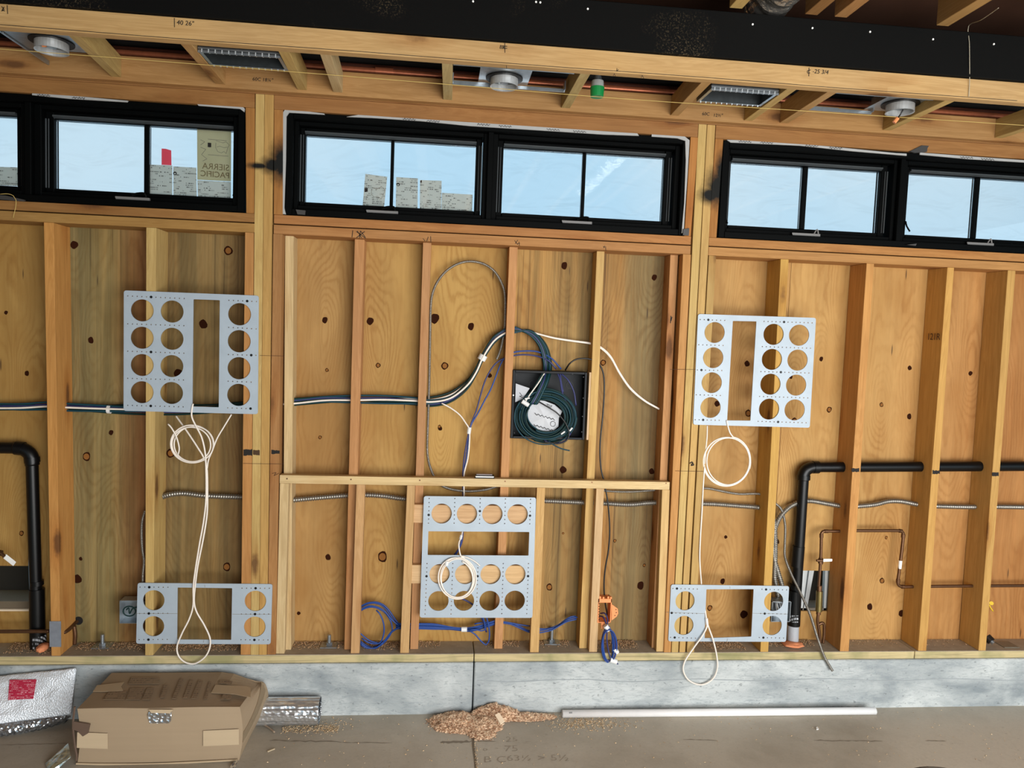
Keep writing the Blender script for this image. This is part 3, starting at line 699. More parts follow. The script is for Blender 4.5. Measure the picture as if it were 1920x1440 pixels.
# lumber stamps on the sides of two studs
text('lumber_stamp', '121R', .030, PW(1739, 629, .14) + Vector((-.0, 0, 0)), (1, 0, 0), (0, 0, 1), STAMP, wall) if False else None
xs_ = X(1721.7, 1220) ; 
def side_text(s, sz, px, py, xside, up, mat=STAMP):
    d = ray(px, py); t = (xside - 0) / d[0]; y = d[1] * t - D; z = d[2] * t + H
    return text('lumber_stamp', s, sz, (xside - .0008, y, z), (0, -1, 0), (0, 0, 1), mat, wall) if not up else text('lumber_stamp', s, sz, (xside - .0008, y, z), (0, -.25, -1), (0, -1, 0), mat, wall)
side_text('121R', .045, 1738, 637, (X(1752, 800)), False)
side_text('STUD KD', .026, 1812, 1090, X(1848, 1100) - .001, False)

# ================================================================== WINDOWS
def ring(bm, x0, x1, z0, z1, w, y0, y1, wt=None, wb=None):
    wt = w if wt is None else wt; wb = w if wb is None else wb
    bxm(bm, x0, x0 + w, y0, y1, z0, z1, .002); bxm(bm, x1 - w, x1, y0, y1, z0, z1, .002)
    bxm(bm, x0 + w, x1 - w, y0, y1, z1 - wt, z1, .002); bxm(bm, x0 + w, x1 - w, y0, y1, z0, z0 + wb, .002)
GZ0, GZ1 = 2.267, 2.5535
def window(idx, x0, x1, units):
    w = empty('window_%d' % idx); tag(w, None, None, kind='structure')
    bm = bmesh.new(); ring(bm, x0, x1, ZS3 + .003, ZH0 - .003, .028, .012, .155); from_bm('frame', bm, WINB, w)
    mid = (units[0][3] + units[1][0]) / 2
    bm = bmesh.new(); bxm(bm, mid - .012, mid + .012, .02, .15, ZS3 + .03, ZH0 - .03, .002); from_bm('mullion', bm, WINB, w)
    for k, (a, b, c, d) in enumerate(units):
        l = x0 + .028 if k == 0 else mid + .012; r = mid - .012 if k == 0 else x1 - .028
        bm = bmesh.new(); ring(bm, l, r, ZS3 + .031, ZH0 - .031, max(.006, (a - l) * .45), .045, .145, .018, .020); from_bm('stop', bm, WINB, w)
        bm = bmesh.new(); z0, z1 = ZS3 + .05, ZH0 - .048
        la, rb = l + (a - l) * .45, r - (r - d) * .45
        bxm(bm, la, a, .080, .122, z0, z1, .003); bxm(bm, d, rb, .080, .122, z0, z1, .003)
        bxm(bm, a, d, .080, .122, GZ1, z1, .003); bxm(bm, a, d, .080, .122, z0, GZ0, .003)
        s = from_bm('sash', bm, WINB, w)
        bm = bmesh.new()
        for (p, q) in ((la, la + .006), (la + .012, la + .016), (rb - .006, rb), (rb - .016, rb - .012)): bxm(bm, p, q, .074, .080, GZ0, GZ1, .0015)
        for (p, q) in ((a, d),):
            hexa(bm, [(p, .066, GZ1 + .008), (q, .066, GZ1 + .008), (q, .085, GZ1 + .001), (p, .085, GZ1 + .001), (p, .066, GZ1 + .014), (q, .066, GZ1 + .014), (q, .085, GZ1 + .014), (p, .085, GZ1 + .014)])
        from_bm('glazing_bead', bm, BEAD, s)
        from_b = bmesh.new(); bxm(from_b, b, c, .088, .118, GZ0, GZ1, .003); from_bm('muntin', from_b, WINB, s)
        for (p, q) in ((a, b), (c, d)):
            g = bmesh.new(); bxm(g, p + .0002, q - .0002, .102, .106, GZ0 + .0002, GZ1 - .0002); from_bm('pane', g, GLASS, s)
        # crank
        cx = (b + c) / 2 - .035 if idx != 3 else (b + c) / 2 - .01
        h = empty('crank_handle', (0, 0, 0)); h.parent = w
        g = bmesh.new(); zc = ZS3 + .040
        hexa(g, [(cx - .065, .028, zc - .008), (cx + .07, .028, zc - .008), (cx + .07, .044, zc - .008), (cx - .05, .044, zc - .008), (cx - .07, .028, zc + .006), (cx + .07, .028, zc + .006), (cx + .07, .044, zc + .006), (cx - .055, .044, zc + .006)], .002)
        from_bm('crank_body', g, plain('crank_grey', (120, 118, 116), .4) if 'crank_grey' not in bpy.data.materials else bpy.data.materials['crank_grey'], h)
        g = bmesh.new(); tube_bm(g, spline([(cx + .055, .035, zc + .008), (cx + .05, .03, zc + .022), (cx + .02, .03, zc + .020), (cx - .0, .03, zc + .012)], .006) if idx != 3 else spline([(cx + .04, .035, zc + .004), (cx + .055, .034, zc + .026), (cx + .062, .034, zc + .004)], .006), .0055 if idx != 3 else .003, 8)
        from_bm('crank_knob', g, WINB if idx != 3 else bpy.data.materials['crank_grey'], h)
    # rumpled clear film taped over the outside
    nx, nz_ = 60, 12; V = []; Fc = []
    for j in range(nz_ + 1):
        for i in range(nx + 1):
            x = x0 + (x1 - x0) * i / nx; z = 2.14 + .56 * j / nz_
            V.append((x, .178 + .010 * noise.noise(Vector((x * 3.1 + idx, z * 4, 0))), z))
    for j in range(nz_):
        for i in range(nx): a_ = j * (nx + 1) + i; Fc.append((a_, a_ + 1, a_ + nx + 2, a_ + nx + 1))
    me = bpy.data.meshes.new('outer_film'); me.from_pydata(V, [], Fc)
    for p in me.polygons: p.use_smooth = True
    link('outer_film', me, FILM, w)
    return w
w1 = window(1, -2.60, X(458.5, 300, .012), [(-2.51, -2.15, -2.135, -1.78), (-1.633, -1.275, -1.255, -.899)])
w2 = window(2, X(536, 300, .012), X(1288, 350, .012), [(-.602, -.236, -.222, .138), (.26, .621, .636, .997)])
w3 = window(3, X(1352, 350, .012), 2.99, [(1.309, 1.661, 1.685, 2.038), (2.178, 2.522, 2.546, 2.90)])
tag(w1, 'black framed window pair in the left wall bay, papers stuck on its right pane', None); tag(w2, 'black framed window pair in the middle wall bay', None); tag(w3, 'black framed window pair in the right wall bay', None)
# crumpled house wrap showing round the window frames
def wrap(pts, par, Y=.004):
    bm = bmesh.new(); prism(bm, [(PW(x, y, Y).x, PW(x, y, Y).z) for x, y in pts], Y, Y + .006); return from_bm('house_wrap', bm, GRAYW, par)
wrap([(530, 212), (534, 206), (560, 206), (585, 210), (608, 213), (609, 215), (560, 212), (542, 211), (537, 218), (536, 300), (533, 390), (536, 402), (530, 401), (529, 330), (530, 260)], w2)
wrap([(650, 219), (680, 214), (760, 219.5), (860, 228), (960, 234), (1060, 241), (1160, 248), (1195, 250), (1198, 254.5), (1130, 252), (1040, 246), (960, 241), (880, 236), (790, 227), (700, 221)], w2)
wrap([(1222, 251.5), (1284, 256), (1293, 263), (1289, 330), (1284, 400), (1282, 437), (1278, 437), (1283, 380), (1286, 300), (1285, 264), (1270, 259), (1222, 256)], w2)
wrap([(1363, 262), (1400, 263.5), (1480, 268), (1560, 275), (1680, 287), (1700, 288), (1700, 292), (1600, 283.5), (1500, 273), (1370, 267)], w3)
wrap([(1725, 286), (1830, 294), (1930, 301), (1930, 305), (1820, 298.5), (1725, 290)], w3)
wrap([(368, 193), (455, 200), (459, 204), (458, 210), (450, 204), (372, 198)], w1)
wrap([(60, 175), (130, 179), (240, 189), (238, 191.5), (130, 185), (60, 178)], w1)
def logo(px, py, s, par): return text('wrap_print', s, .016, PW(px, py, .003), (1, 0, -.06), (0, 0, -1), INK, par, th=.0006)
for px in (760, 800, 930, 1040, 1105): logo(px, 226 + (px - 760) * .072, 'Typar' if False else 'Wrap', w2) if False else None
for base, x0, y0, sl, par in ((0, 755, 223, .07, w2), (1, 800, 226.5, .07, w2), (2, 895, 233, .07, w2), (3, 935, 236, .07, w2), (4, 1025, 242.5, .07, w2), (5, 1075, 246, .07, w2), (6, 1385, 265, .06, w3), (7, 1425, 267, .06, w3), (8, 1510, 273, .06, w3), (9, 1555, 277, .06, w3), (10, 1800, 295, .06, w3), (11, 1840, 298, .06, w3), (12, 70, 178, .06, w1), (13, 135, 183, .06, w1)):
    pen([[(x0 + i * 2, y0 + i * 2 * sl + 2.0 * math.sin(i * 2.4 + base)) for i in range(13)]], .004, par, .0018)
for k, (px, py) in enumerate(((1668, 281), (40, 367), (1300, 433))):
    pass
for wdw, pts in ((w3, [(1705, 284), (1728, 273), (1741, 274), (1738, 278), (1737, 285), (1715, 287)]), (w2, [(1281, 430), (1292, 428), (1291, 442), (1280, 441)]), (w1, [(0, 366), (12, 367), (47, 375), (45, 378), (0, 374)]), (w2, [(555, 393), (573, 395), (572, 403), (558, 402)]), (w3, [(1700, 459), (1718, 457), (1716, 461)])):
    bm = bmesh.new(); prism(bm, [(PW(x, y, -.002).x, PW(x, y, -.002).z) for x, y in pts], -.006, .004); from_bm('tape_flap', bm, plain('dark_tape', (58, 56, 54), .5) if 'dark_tape' not in bpy.data.materials else bpy.data.materials['dark_tape'], wdw)
# thin stays seen against the glass
for wdw, P in ((w3, [(1698, 415, .07), (1700, 424, .065), (1706, 434, .06)]), (w3, [(1670, 410, .05), (1673, 420, .05), (1676, 430, .05)]), (w3, [(1359, 405, .07), (1361, 412, .07), (1364, 419, .065)]), (w1, [(442, 345, .07), (440, 362, .065), (437, 367, .06)]), (w1, [(71, 327, .05), (67, 340, .05), (68, 352, .05)]), (w1, [(37, 278, .08), (36, 290, .08), (37, 300, .085)])):
    o = tube('window_stay', pix(P), .004, WINB, wdw, 6)

# ---- notices stuck on the glass, seen from behind
PAPY = .1075
def sticker(pts, label, mat=PAPER, name='paper_notice'):
    bm = bmesh.new(); prism(bm, [(PW(x, y, PAPY).x, PW(x, y, PAPY).z) for x, y in pts], PAPY - .0002, PAPY + .0004)
    o = from_bm(name, bm, mat); tag(o, label, 'notice', 'paper notices stuck on the windows'); return o
sticker([(0, 313), (36, 314), (37, 349), (-20, 347)], 'white printed notice at the left end of the left window')
sticker([(280, 308.5), (323, 310.5), (323, 367.5), (279, 364)], 'white printed notice in the left window, directly under the red paper strip')
sticker([(325, 312), (368, 314.5), (369, 369.5), (325, 367)], 'white notice with black round seal beside the tan sticker in the left window')
bs = sticker([(370, 338), (433, 341), (433, 374), (371, 370)], 'small white notice of dense print under the tan sticker')
rs = sticker([(303, 278.5), (311, 279), (321, 282), (321.5, 310), (303, 309)], 'red paper strip standing above a white notice in the left window', plain('red_paper', (236, 78, 100), .6), 'red_strip')
ts = empty('tan_sticker', (0, 0, 0)); tag(ts, 'tall tan sticker with mirrored lettering and a map at the right of the left window', 'sticker')
bm = bmesh.new(); prism(bm, [(PW(x, y, PAPY).x, PW(x, y, PAPY).z) for x, y in ((369.5, 240), (433.5, 245.5), (433, 340), (370, 337))], PAPY - .0002, PAPY + .0004); from_bm('sheet', bm, plain('tan_sticker_stock', (196, 184, 154), .7), ts)
bpy.data.objects['sheet'].data.materials.clear(); bpy.data.objects['sheet'].data.materials.append(TANP if False else None) if False else None
_m = N('backlit_tan'); _c = _m.mix(_m.noise(_m.pos(), 12, 3), lin((226, 214, 186)), lin((210, 198, 168))); _t = _m.n('ShaderNodeBsdfTranslucent'); _m.set(_t, 'Color', _c); _x = _m.n('ShaderNodeMixShader'); _m.set(_x, '0', .85); _m.set(_x, '1', _m.bsdf(_c, .7)); _m.set(_x, '2', _t.outputs[0]); BTAN = _m.done(_x.outputs[0])
bpy.data.objects['sheet'].data.materials.append(BTAN)
BR = plain('faded_brown_print', (112, 98, 66), .8)
text('lettering', 'SIERRA', .037, PW(430, 320.5, PAPY - .002), (1, 0, -.03), (0, 0, 1), BR, ts, mirror=True, th=.0004, bold=0)
text('lettering', 'PACIFIC', .0345, PW(430.5, 334.5, PAPY - .002), (1, 0, -.03), (0, 0, 1), BR, ts, mirror=True, th=.0004, bold=.0003)
for Lx, ref in (((392, 425, 262, 285), ts),):
    pen([[(405, 268), (404, 276), (408, 284), (415, 287), (420, 284), (424, 288), (427, 277), (430, 272), (424, 266), (418, 268), (405, 264)], [(406, 276), (412, 274), (420, 277), (426, 276)]], PAPY, ts, .0016, SOFTINK)
patch(389.5, 396, 268, 276, PAPY - .0004, INK, ts, 'black_square')
pen([[(376, 262), (384, 266), (376, 272)], [(376, 276), (386, 280), (378, 290), (388, 298), (380, 302)], [(390, 290), (428, 293)], [(390, 261), (425, 264)]], PAPY, ts, .0018, SOFTINK)
def seal(px, py, r, par):
    p = PW(px, py, PAPY - .0008); plate2d('seal', circ(p.x, p.z, r, 18), [circ(p.x, p.z - r * .2, r * .5, 12)], PAPY - .0008, .0005, INK, par)
seal(328, 325, .0075, bpy.data.objects['paper_notice.002'])
# second window
n2 = sticker([(685, 326), (726, 331.5), (720, 390), (680, 385)], 'tilted white notice with a map outline left of the window bar')
pen([[(697, 354), (696, 364), (702, 370), (708, 368), (715, 373), (720, 362), (722, 356), (716, 350), (706, 355), (697, 351)]], PAPY, n2, .0014, SOFTINK)
patch(683.5, 689.5, 352.5, 359.5, PAPY - .0004, INK, n2, 'black_square')
n3 = sticker([(743, 332), (783.5, 334.5), (783, 394), (742, 390)], 'white notice with black round seal right of the window bar in the middle window'); seal(746.5, 346, .0075, n3)
n4 = sticker([(787.5, 337.5), (828, 339), (827, 395.5), (787, 392.5)], 'white notice with tiny black square in its corner, middle window'); patch(788, 791, 338.5, 342, PAPY - .0004, INK, n4, 'black_square')
sticker([(828.5, 361.5), (886, 365), (885, 401), (827.5, 396)], 'wide low white notice at the lower right of a pane in the middle window')

# ================================================================== PERFORATED GREY PLATES
def mounting_plate(label, C, outline, circles, rpx, rect, rows, Y, scores=(), th=.0042, group='grey mounting plates with round holes'):
    root = empty('mounting_plate', (0, 0, 0)); tag(root, label, 'plate', group)
    def w(x, y): p = PW(*C(x, y), Y); return (p.x, p.z)
    sc = []; holes = []
    for (x, y) in circles:
        c = w(x, y); e = w(x + rpx, y); holes.append(circ(c[0], c[1], abs(e[0] - c[0]), 44))
    holes.append(fillet([w(*q) for q in rect], .003, 2))
    for (x0, y0, x1, y1, n, big) in rows:
        for i in range(n):
            t = i / (n - 1); c = w(x0 + (x1 - x0) * t, y0 + (y1 - y0) * t)
            holes.append(circ(c[0], c[1], .0050 if i == big else .0026, 8))
            if i == big: sc.append(c)
    plate2d('plate_sheet', fillet([w(*q) for q in outline], .011, 4), holes, Y, th, PLATE, root)
    for c in sc:
        bm = bmesh.new(); cyl(bm, (c[0], Y - .003, c[1]), (c[0], Y + .002, c[1]), .0056, 10); from_bm('mounting_screw', bm, BLK, root)
    for (x0, y0, x1, y1) in scores:
        a, b = w(x0, y0), w(x1, y1)
        strokes('pencil_line', [[(a[0], Y - th / 2, a[1]), (b[0], Y - th / 2, b[1])]], .0014, SOFTINK, root, .0004)
    return root
C4 = crop(210, 530, 5.5375)
mounting_plate('large grey plate, twelve round holes and tall slot, in the left bay', C4, [(125, 80), (1525, 135), (1515, 1365), (122, 1330)],
    [(316, 288), (315, 572), (315, 855), (314, 1137), (626, 300), (625, 583), (623, 866), (620, 1145), (1326, 328), (1322, 608), (1320, 888), (1316, 1165)], 119, [(847, 172), (1121, 182), (1110, 1294), (836, 1285)],
    [(165, 138, 750, 165, 13, 5), (165, 427, 747, 447, 13, -1), (165, 711, 747, 732, 13, 5), (165, 993, 743, 1010, 13, -1), (165, 1273, 740, 1289, 13, 5), (1215, 183, 1500, 196, 7, 4), (1213, 464, 1497, 480, 7, -1), (1210, 746, 1495, 754, 7, 5), (1207, 1023, 1445, 1032, 6, -1), (1203, 1300, 1440, 1307, 6, 5)], -.0032)
C7 = crop(1280, 570, 5.761)
mounting_plate('large grey plate, twelve round holes and tall slot, in the right bay', C7, [(165, 108), (1438, 150), (1370, 1336), (112, 1303)],
    [(343, 308), (328, 580), (312, 850), (299, 1118), (980, 328), (962, 598), (946, 866), (931, 1135), (1255, 337), (1238, 606), (1223, 876), (1207, 1143)], 109, [(540, 183), (795, 188), (730, 1260), (478, 1257)],
    [(187, 168, 452, 177, 7, 2), (172, 440, 434, 448, 7, -1), (157, 712, 420, 718, 7, 1), (145, 980, 405, 988, 7, -1), (133, 1249, 392, 1256, 7, 2), (877, 188, 1395, 204, 13, 5), (858, 460, 1378, 478, 13, -1), (843, 730, 1360, 745, 13, 5), (828, 998, 1348, 1014, 13, -1), (813, 1267, 1330, 1282, 13, 5)], -.0032)
C3 = crop(200, 1060, 5.647)
mounting_plate('low wide grey plate with four round holes at the foot of the left bay', C3, [(330, 184), (1756, 197), (1737, 834), (314, 828)],
    [(500, 368), (497, 643), (1576, 375), (1569, 649)], 114, [(752, 233), (1330, 240), (1320, 787), (747, 783)],
    [(355, 229, 650, 231, 7, 2), (350, 508, 647, 507, 7, 2), (345, 785, 643, 783, 7, 2), (1434, 240, 1723, 241, 7, 3), (1428, 514, 1716, 514, 7, 3), (1423, 786, 1708, 788, 7, 3)], -.0032, [(320, 508, 752, 509), (1332, 515, 1744, 517), (1040, 205, 1042, 232), (1030, 790, 1025, 815)])
C6 = crop(1230, 1060, 6)
mounting_plate('low wide grey plate with four round holes, beside the right black pipe', C6, [(168, 214), (1496, 232), (1460, 859), (136, 853)],
    [(325, 397), (312, 674), (1322, 404), (1305, 675)], 107, [(565, 268), (1097, 266), (1070, 800), (545, 818)],
    [(188, 258, 463, 265, 7, 1), (175, 533, 455, 540, 7, 0), (162, 808, 442, 818, 7, 1), (1190, 268, 1467, 275, 7, 1), (1175, 540, 1450, 545, 7, 1), (1160, 810, 1433, 816, 7, 1)], -.0032, [(110, 526, 552, 542), (1085, 538, 1478, 546), (830, 236, 831, 262), (803, 822, 795, 855)])
C8 = crop(740, 900, 5.143)
mounting_plate('large grey plate, twelve round holes and wide slot, under the middle ledge', C8, [(282, 154), (1363, 168), (1328, 1328), (242, 1325)],
    [(453, 323), (697, 325), (942, 328), (1185, 330), (433, 905), (680, 907), (925, 907), (1163, 908), (422, 1165), (668, 1164), (915, 1163), (1157, 1162)], 98, [(325, 493), (1298, 500), (1290, 728), (318, 722)],
    [(333, 177, 326, 415, 7, 4), (580, 178, 573, 415, 7, -1), (825, 180, 818, 417, 7, 3), (1068, 182, 1060, 419, 7, -1), (1310, 186, 1302, 421, 7, 4), (312, 805, 293, 1290, 13, 3), (560, 805, 543, 1290, 13, -1), (803, 805, 789, 1290, 13, 3), (1047, 805, 1032, 1287, 13, -1), (1290, 805, 1273, 1287, 13, 3)], .0072)

# ================================================================== PIPES
def fitting(bm, p, q, r): cyl(bm, p, q, r, 20)
def black_pipe(label, runs, elbow, bands, r, name='drain_pipe'):
    root = empty(name, (0, 0, 0)); tag(root, label, 'pipe')
    for (a, b) in runs:
        bm = bmesh.new(); cyl(bm, a, b, r, 24); from_bm('pipe_run', bm, ABS, root, None, False)
        for p in bpy.data.objects[-1:]: pass
    if elbow:
        e = tube('elbow', elbow, r * 1.14, ABS, root, 20, .006)
    for (a, b, rr) in bands:
        bm = bmesh.new(); cyl(bm, a, b, rr, 24); from_bm('coupling', bm, ABS, root)
    for o in root.children:
        for p in o.data.polygons: p.use_smooth = len(p.vertices) == 4
    return root
V = lambda x, y, Y: PW(x, y, Y)
rp = .0245
YV = .085
def vert(px, py_, px2, py2, Y=YV): return (V(px, py_, Y), V(px2, py2, Y))
lp = black_pipe('black drain pipe turning down in the left corner bay', [(V(-60, 839, YV), V(30, 840, YV)), (V(60, 868, YV), V(71, 1226, YV))],
    [V(28, 840, YV), V(40, 841, YV), V(52, 847, YV), V(59, 857, YV), V(60.5, 872, YV)],
    [(V(30, 840, YV), V(45, 841.5, YV), rp * 1.22), (V(59.5, 857, YV), V(60.5, 867, YV), rp * 1.24), (V(68.5, 1089, YV), V(69, 1097, YV), rp * 1.12), (V(69, 1104, YV), V(71, 1226, YV), rp * 1.24)], rp)
bm = bmesh.new(); cyl(bm, V(71.6, 1190, YV), V(71.9, 1220, YV), rp * 1.27, 24); o = from_bm('white_print_band', bm, printed('pipe_print', (16, 17, 18), (210, 214, 220), 55.0, .40), lp)
rpp = black_pipe('black drain pipe that runs through the right studs and turns down beside the low plate', [(V(1525, 876, YV), V(1935, 874, YV)), (V(1507, 893, YV), V(1489, 1172, YV))],
    [V(1532, 876, YV), V(1522, 876.5, YV), V(1512, 881, YV), V(1507, 890, YV), V(1506.5, 900, YV)],
    [(V(1524, 876, YV), V(1534, 876, YV), rp * 1.24), (V(1507, 891, YV), V(1506.6, 899, YV), rp * 1.24), (V(1497.5, 1024, YV), V(1494.5, 1062, YV), rp * 1.16), (V(1492, 1096, YV), V(1491.3, 1104, YV), rp * 1.12), (V(1491, 1107, YV), V(1488, 1172, YV), rp * 1.22)], rp)
bm = bmesh.new(); cyl(bm, V(1487.5, 1164, YV), V(1486, 1206, YV), rp * 1.10, 24); from_bm('grey_sleeve', bm, plain('grey_sleeve', (168, 172, 178), .5, 0, .4), rpp)
bm = bmesh.new(); cyl(bm, V(1488, 1150, YV), V(1487.6, 1163, YV), rp * 1.25, 24); from_bm('print_band', bm, bpy.data.materials['pipe_print'], rpp)
def foamblob(name, label, cx, cy, Y, rx, rz, par=None):
    c = PW(cx, cy, Y); bm = bmesh.new(); bmesh.ops.create_icosphere(bm, subdivisions=3, radius=1)
    for v in bm.verts:
        k = 1 + .32 * noise.noise(v.co * 2.3 + Vector((cx, 0, 0)))
        v.co = Vector((c.x + v.co.x * rx * k, c.y + v.co.y * .035 * k, c.z + v.co.z * rz * k))
    o = from_bm(name, bm, FOAM, par, None, True); return tag(o, label, 'foam')
foamblob('spray_foam', 'orange foam lump at the foot of the left black pipe', 80, 1214, .03, .020, .016)
foamblob('spray_foam', 'wide orange foam ring around the foot of the right black pipe', 1486, 1208, .05, .052, .010)

def copper(label, segs, r, name='copper_pipe', mat=OLDCOP, joints=()):
    root = empty(name, (0, 0, 0)); tag(root, label, 'pipe')
    for s in segs: tube('tubing', s, r, mat, root, 12, .004)
    for (a, b) in joints:
        bm = bmesh.new(); cyl(bm, a, b, r * 1.28, 14); from_bm('joint', bm, mat, root)
    return root
Yc = .075
cp = copper('thin copper pipe stepping down between two right studs', [pix([(1578, 995), (1600, 995), (1640, 995), (1683, 995), (1691, 997), (1693.5, 1004), (1691, 1030), (1686, 1070), (1683.5, 1090), (1685, 1097), (1692, 1100), (1712, 1100), (1780, 1099), (1850, 1098.5), (1940, 1098)], Yc)], .0075,
    joints=[(V(1686, 995, Yc), V(1691, 996, Yc)), (V(1693.5, 1002, Yc), V(1693, 1008, Yc)), (V(1684, 1086, Yc), V(1683.6, 1092, Yc)), (V(1690, 1100, Yc), V(1695, 1100, Yc))])
patchm = bmesh.new(); cyl(patchm, V(1688.4, 1051, Yc), V(1686.8, 1066, Yc), .0082, 12); from_bm('paper_sticker', patchm, WHT, cp)
cv = copper('upright copper pipe with a valve in front of the right sheathing opening', [pix([(1580, 996), (1560, 996), (1546, 996), (1541, 999), (1540, 1006), (1539, 1040), (1537, 1075), (1535, 1100)], Yc), pix([(1534, 1150), (1533, 1165), (1536, 1185), (1538, 1205)], Yc), pix([(1534, 1172), (1541, 1168), (1545, 1172), (1545, 1190), (1543, 1206)], Yc)], .0072,
    joints=[(V(1552, 996, Yc), V(1546, 996, Yc)), (V(1540, 1001, Yc), V(1540, 1008, Yc)), (V(1539, 1046, Yc), V(1538.6, 1058, Yc))])
bm = bmesh.new(); cyl(bm, V(1536.5, 1108, Yc), V(1535, 1146, Yc), .0155, 16); from_bm('valve_body', bm, BRASS, cv)
bm = bmesh.new(); bm.free()
for a_, b_, r__, s__ in ((V(1537, 1098, Yc), V(1536.5, 1108, Yc), .011, 6), (V(1535, 1146, Yc), V(1534.5, 1152, Yc), .011, 6), (V(1538.8, 1048, Yc), V(1538.5, 1056, Yc), .0125, 8)):
    bm = bmesh.new(); cyl(bm, a_, b_, r__, s__); from_bm('nut', bm, OLDCOP, cv)
bm = bmesh.new(); a = V(1531, 1051, Yc - .02); cyl(bm, a, V(1541, 1051, Yc - .02), .006, 10); from_bm('valve_stem', bm, OLDCOP, cv)
bm = bmesh.new(); a, b = V(1544, 1051, Yc - .022), V(1561, 1050.5, Yc - .022); hexa(bm, [a + Vector((0, 0, -.0075)), b + Vector((0, 0, -.0065)), b + Vector((0, .005, -.0065)), a + Vector((0, .005, -.0075)), a + Vector((0, 0, .0075)), b + Vector((0, 0, .0065)), b + Vector((0, .005, .0065)), a + Vector((0, .005, .0075))], .002); from_bm('lever', bm, WHT, cv)
lc = copper('copper pipe along the foot of the left wall with a bend past the stud', [pix([(-60, 1184), (0, 1184), (92, 1183.5)], .035), pix([(112, 1188, .03), (124, 1184, .05), (134, 1176, .09), (139, 1170, .12), (146, 1164, .145)]), pix([(139, 1174, .11), (141, 1190, .11), (140, 1208, .11)])], .008)
hc = PW(147, 1164, .139); bm = bmesh.new(); cyl(bm, (hc.x, .1385, hc.z), (hc.x, .1415, hc.z), .019, 20); o = from_bm('bored_hole', bm, plain('hole_black', (16, 12, 10), .9), wall)
lv = empty('lever_valve', (0, 0, 0)); tag(lv, 'white lever handle hanging over the left sheathing opening', 'valve')
bm = bmesh.new(); a, b = V(8, 1043, .03), V(27, 1058, .03); s = Vector((.006, 0, .009)); t = Vector((0, .005, 0)); hexa(bm, [a - s, b - s, b - s + t, a - s + t, a + s, b + s, b + s + t, a + s + t], .002); from_bm('lever', bm, WHT, lv)
bm = bmesh.new(); cyl(bm, V(-30, 1030, .04), V(3, 1037, .035), .012, 12); cyl(bm, V(2, 1037, .033), V(9, 1044, .030), .007, 8); from_bm('valve_body', bm, OLDCOP, lv)

# nail plate on the left stud, anchor bolts on the sill
def flatbox(name, label, cat, pts, Y, th, mat):
    bm = bmesh.new(); prism(bm, [(PW(x, y, Y).x, PW(x, y, Y).z) for x, y in pts], Y, Y + th); o = from_bm(name, bm, mat); return tag(o, label, cat)
flatbox('nail_plate', 'plain grey steel guard plate on the left stud beside the black pipe', 'plate', [(92.5, 1165), (114, 1165), (114.5, 1213), (93, 1213)], -.002, .002, galv('plate_steel', (150, 156, 166), .5, .4))
def anchor(px, py, ztop, label, flat=True):
    p = PZ(px, py, ZP1); r = empty('anchor_bolt', (p.x, p.y, ZP1)); tag(r, label, 'bolt', 'anchor bolts on the sill plate')
    def ch(n, bm): o = from_bm(n, bm, GALV, r); o.matrix_parent_inverse = Matrix.Translation(-Vector((p.x, p.y, ZP1))); return o
    bm = bmesh.new(); bxm(bm, p.x - .037, p.x + .037, p.y - .03, p.y + .034, ZP1 + .0005, ZP1 + .0055, .001); ch('square_washer', bm)
    bm = bmesh.new(); cyl(bm, (p.x, p.y, ZP1 + .0055), (p.x, p.y, ZP1 + ztop), .008, 12); ch('threaded_rod', bm)
    bm = bmesh.new(); cyl(bm, (p.x, p.y, ZP1 + .0057), (p.x, p.y, ZP1 + .018), .0145, 6); ch('nut', bm)
anchor(192, 1212, .055, 'anchor bolt left of the low left plate, on the sill plate'); anchor(617, 1211, .052, 'anchor bolt on the sill left of the looped blue cables')
anchor(1108 - 74, 1205, .075, 'tall anchor bolt under the blue cables in the middle bay')
p_ = PZ(1876, 1205, ZP1)
tb = empty('tilted_bolt', (0, 0, 0)); tag(tb, 'dark rod stub with a bright tip lying at the rightmost stud', 'bolt')
bm = bmesh.new(); cyl(bm, PW(1850, 1194, .06), PW(1859, 1203, .04), .020, 14); from_bm('stub', bm, plain('dark_steel', (48, 44, 40), .4, .6), tb)
bm = bmesh.new(); cyl(bm, PW(1858, 1202, .045), PW(1863, 1206, .035), .010, 10); from_bm('bright_tip', bm, GALV, tb)
bm = bmesh.new(); bxm(bm, p_.x - .03, p_.x + .05, .03, .10, ZP1 + .0005, ZP1 + .004, .001); tag(from_bm('washer_plate', bm, galv('dull_plate', (136, 128, 112), .6, .3)), 'flat washer plate on the sill right of the last stud', 'washer')
yt = empty('yellow_tag', (0, 0, 0)); tag(yt, 'small yellow plastic tag stuck beside the rightmost stud', 'tag')
bm = bmesh.new(); cyl(bm, PW(1859, 1131, .11), PW(1859, 1131, .118), .0095, 10); from_bm('tag_head', bm, YEL, yt); tube('tag_tail', pix([(1855, 1134), (1857, 1139), (1862, 1146)], .11), .003, YEL, yt, 6)

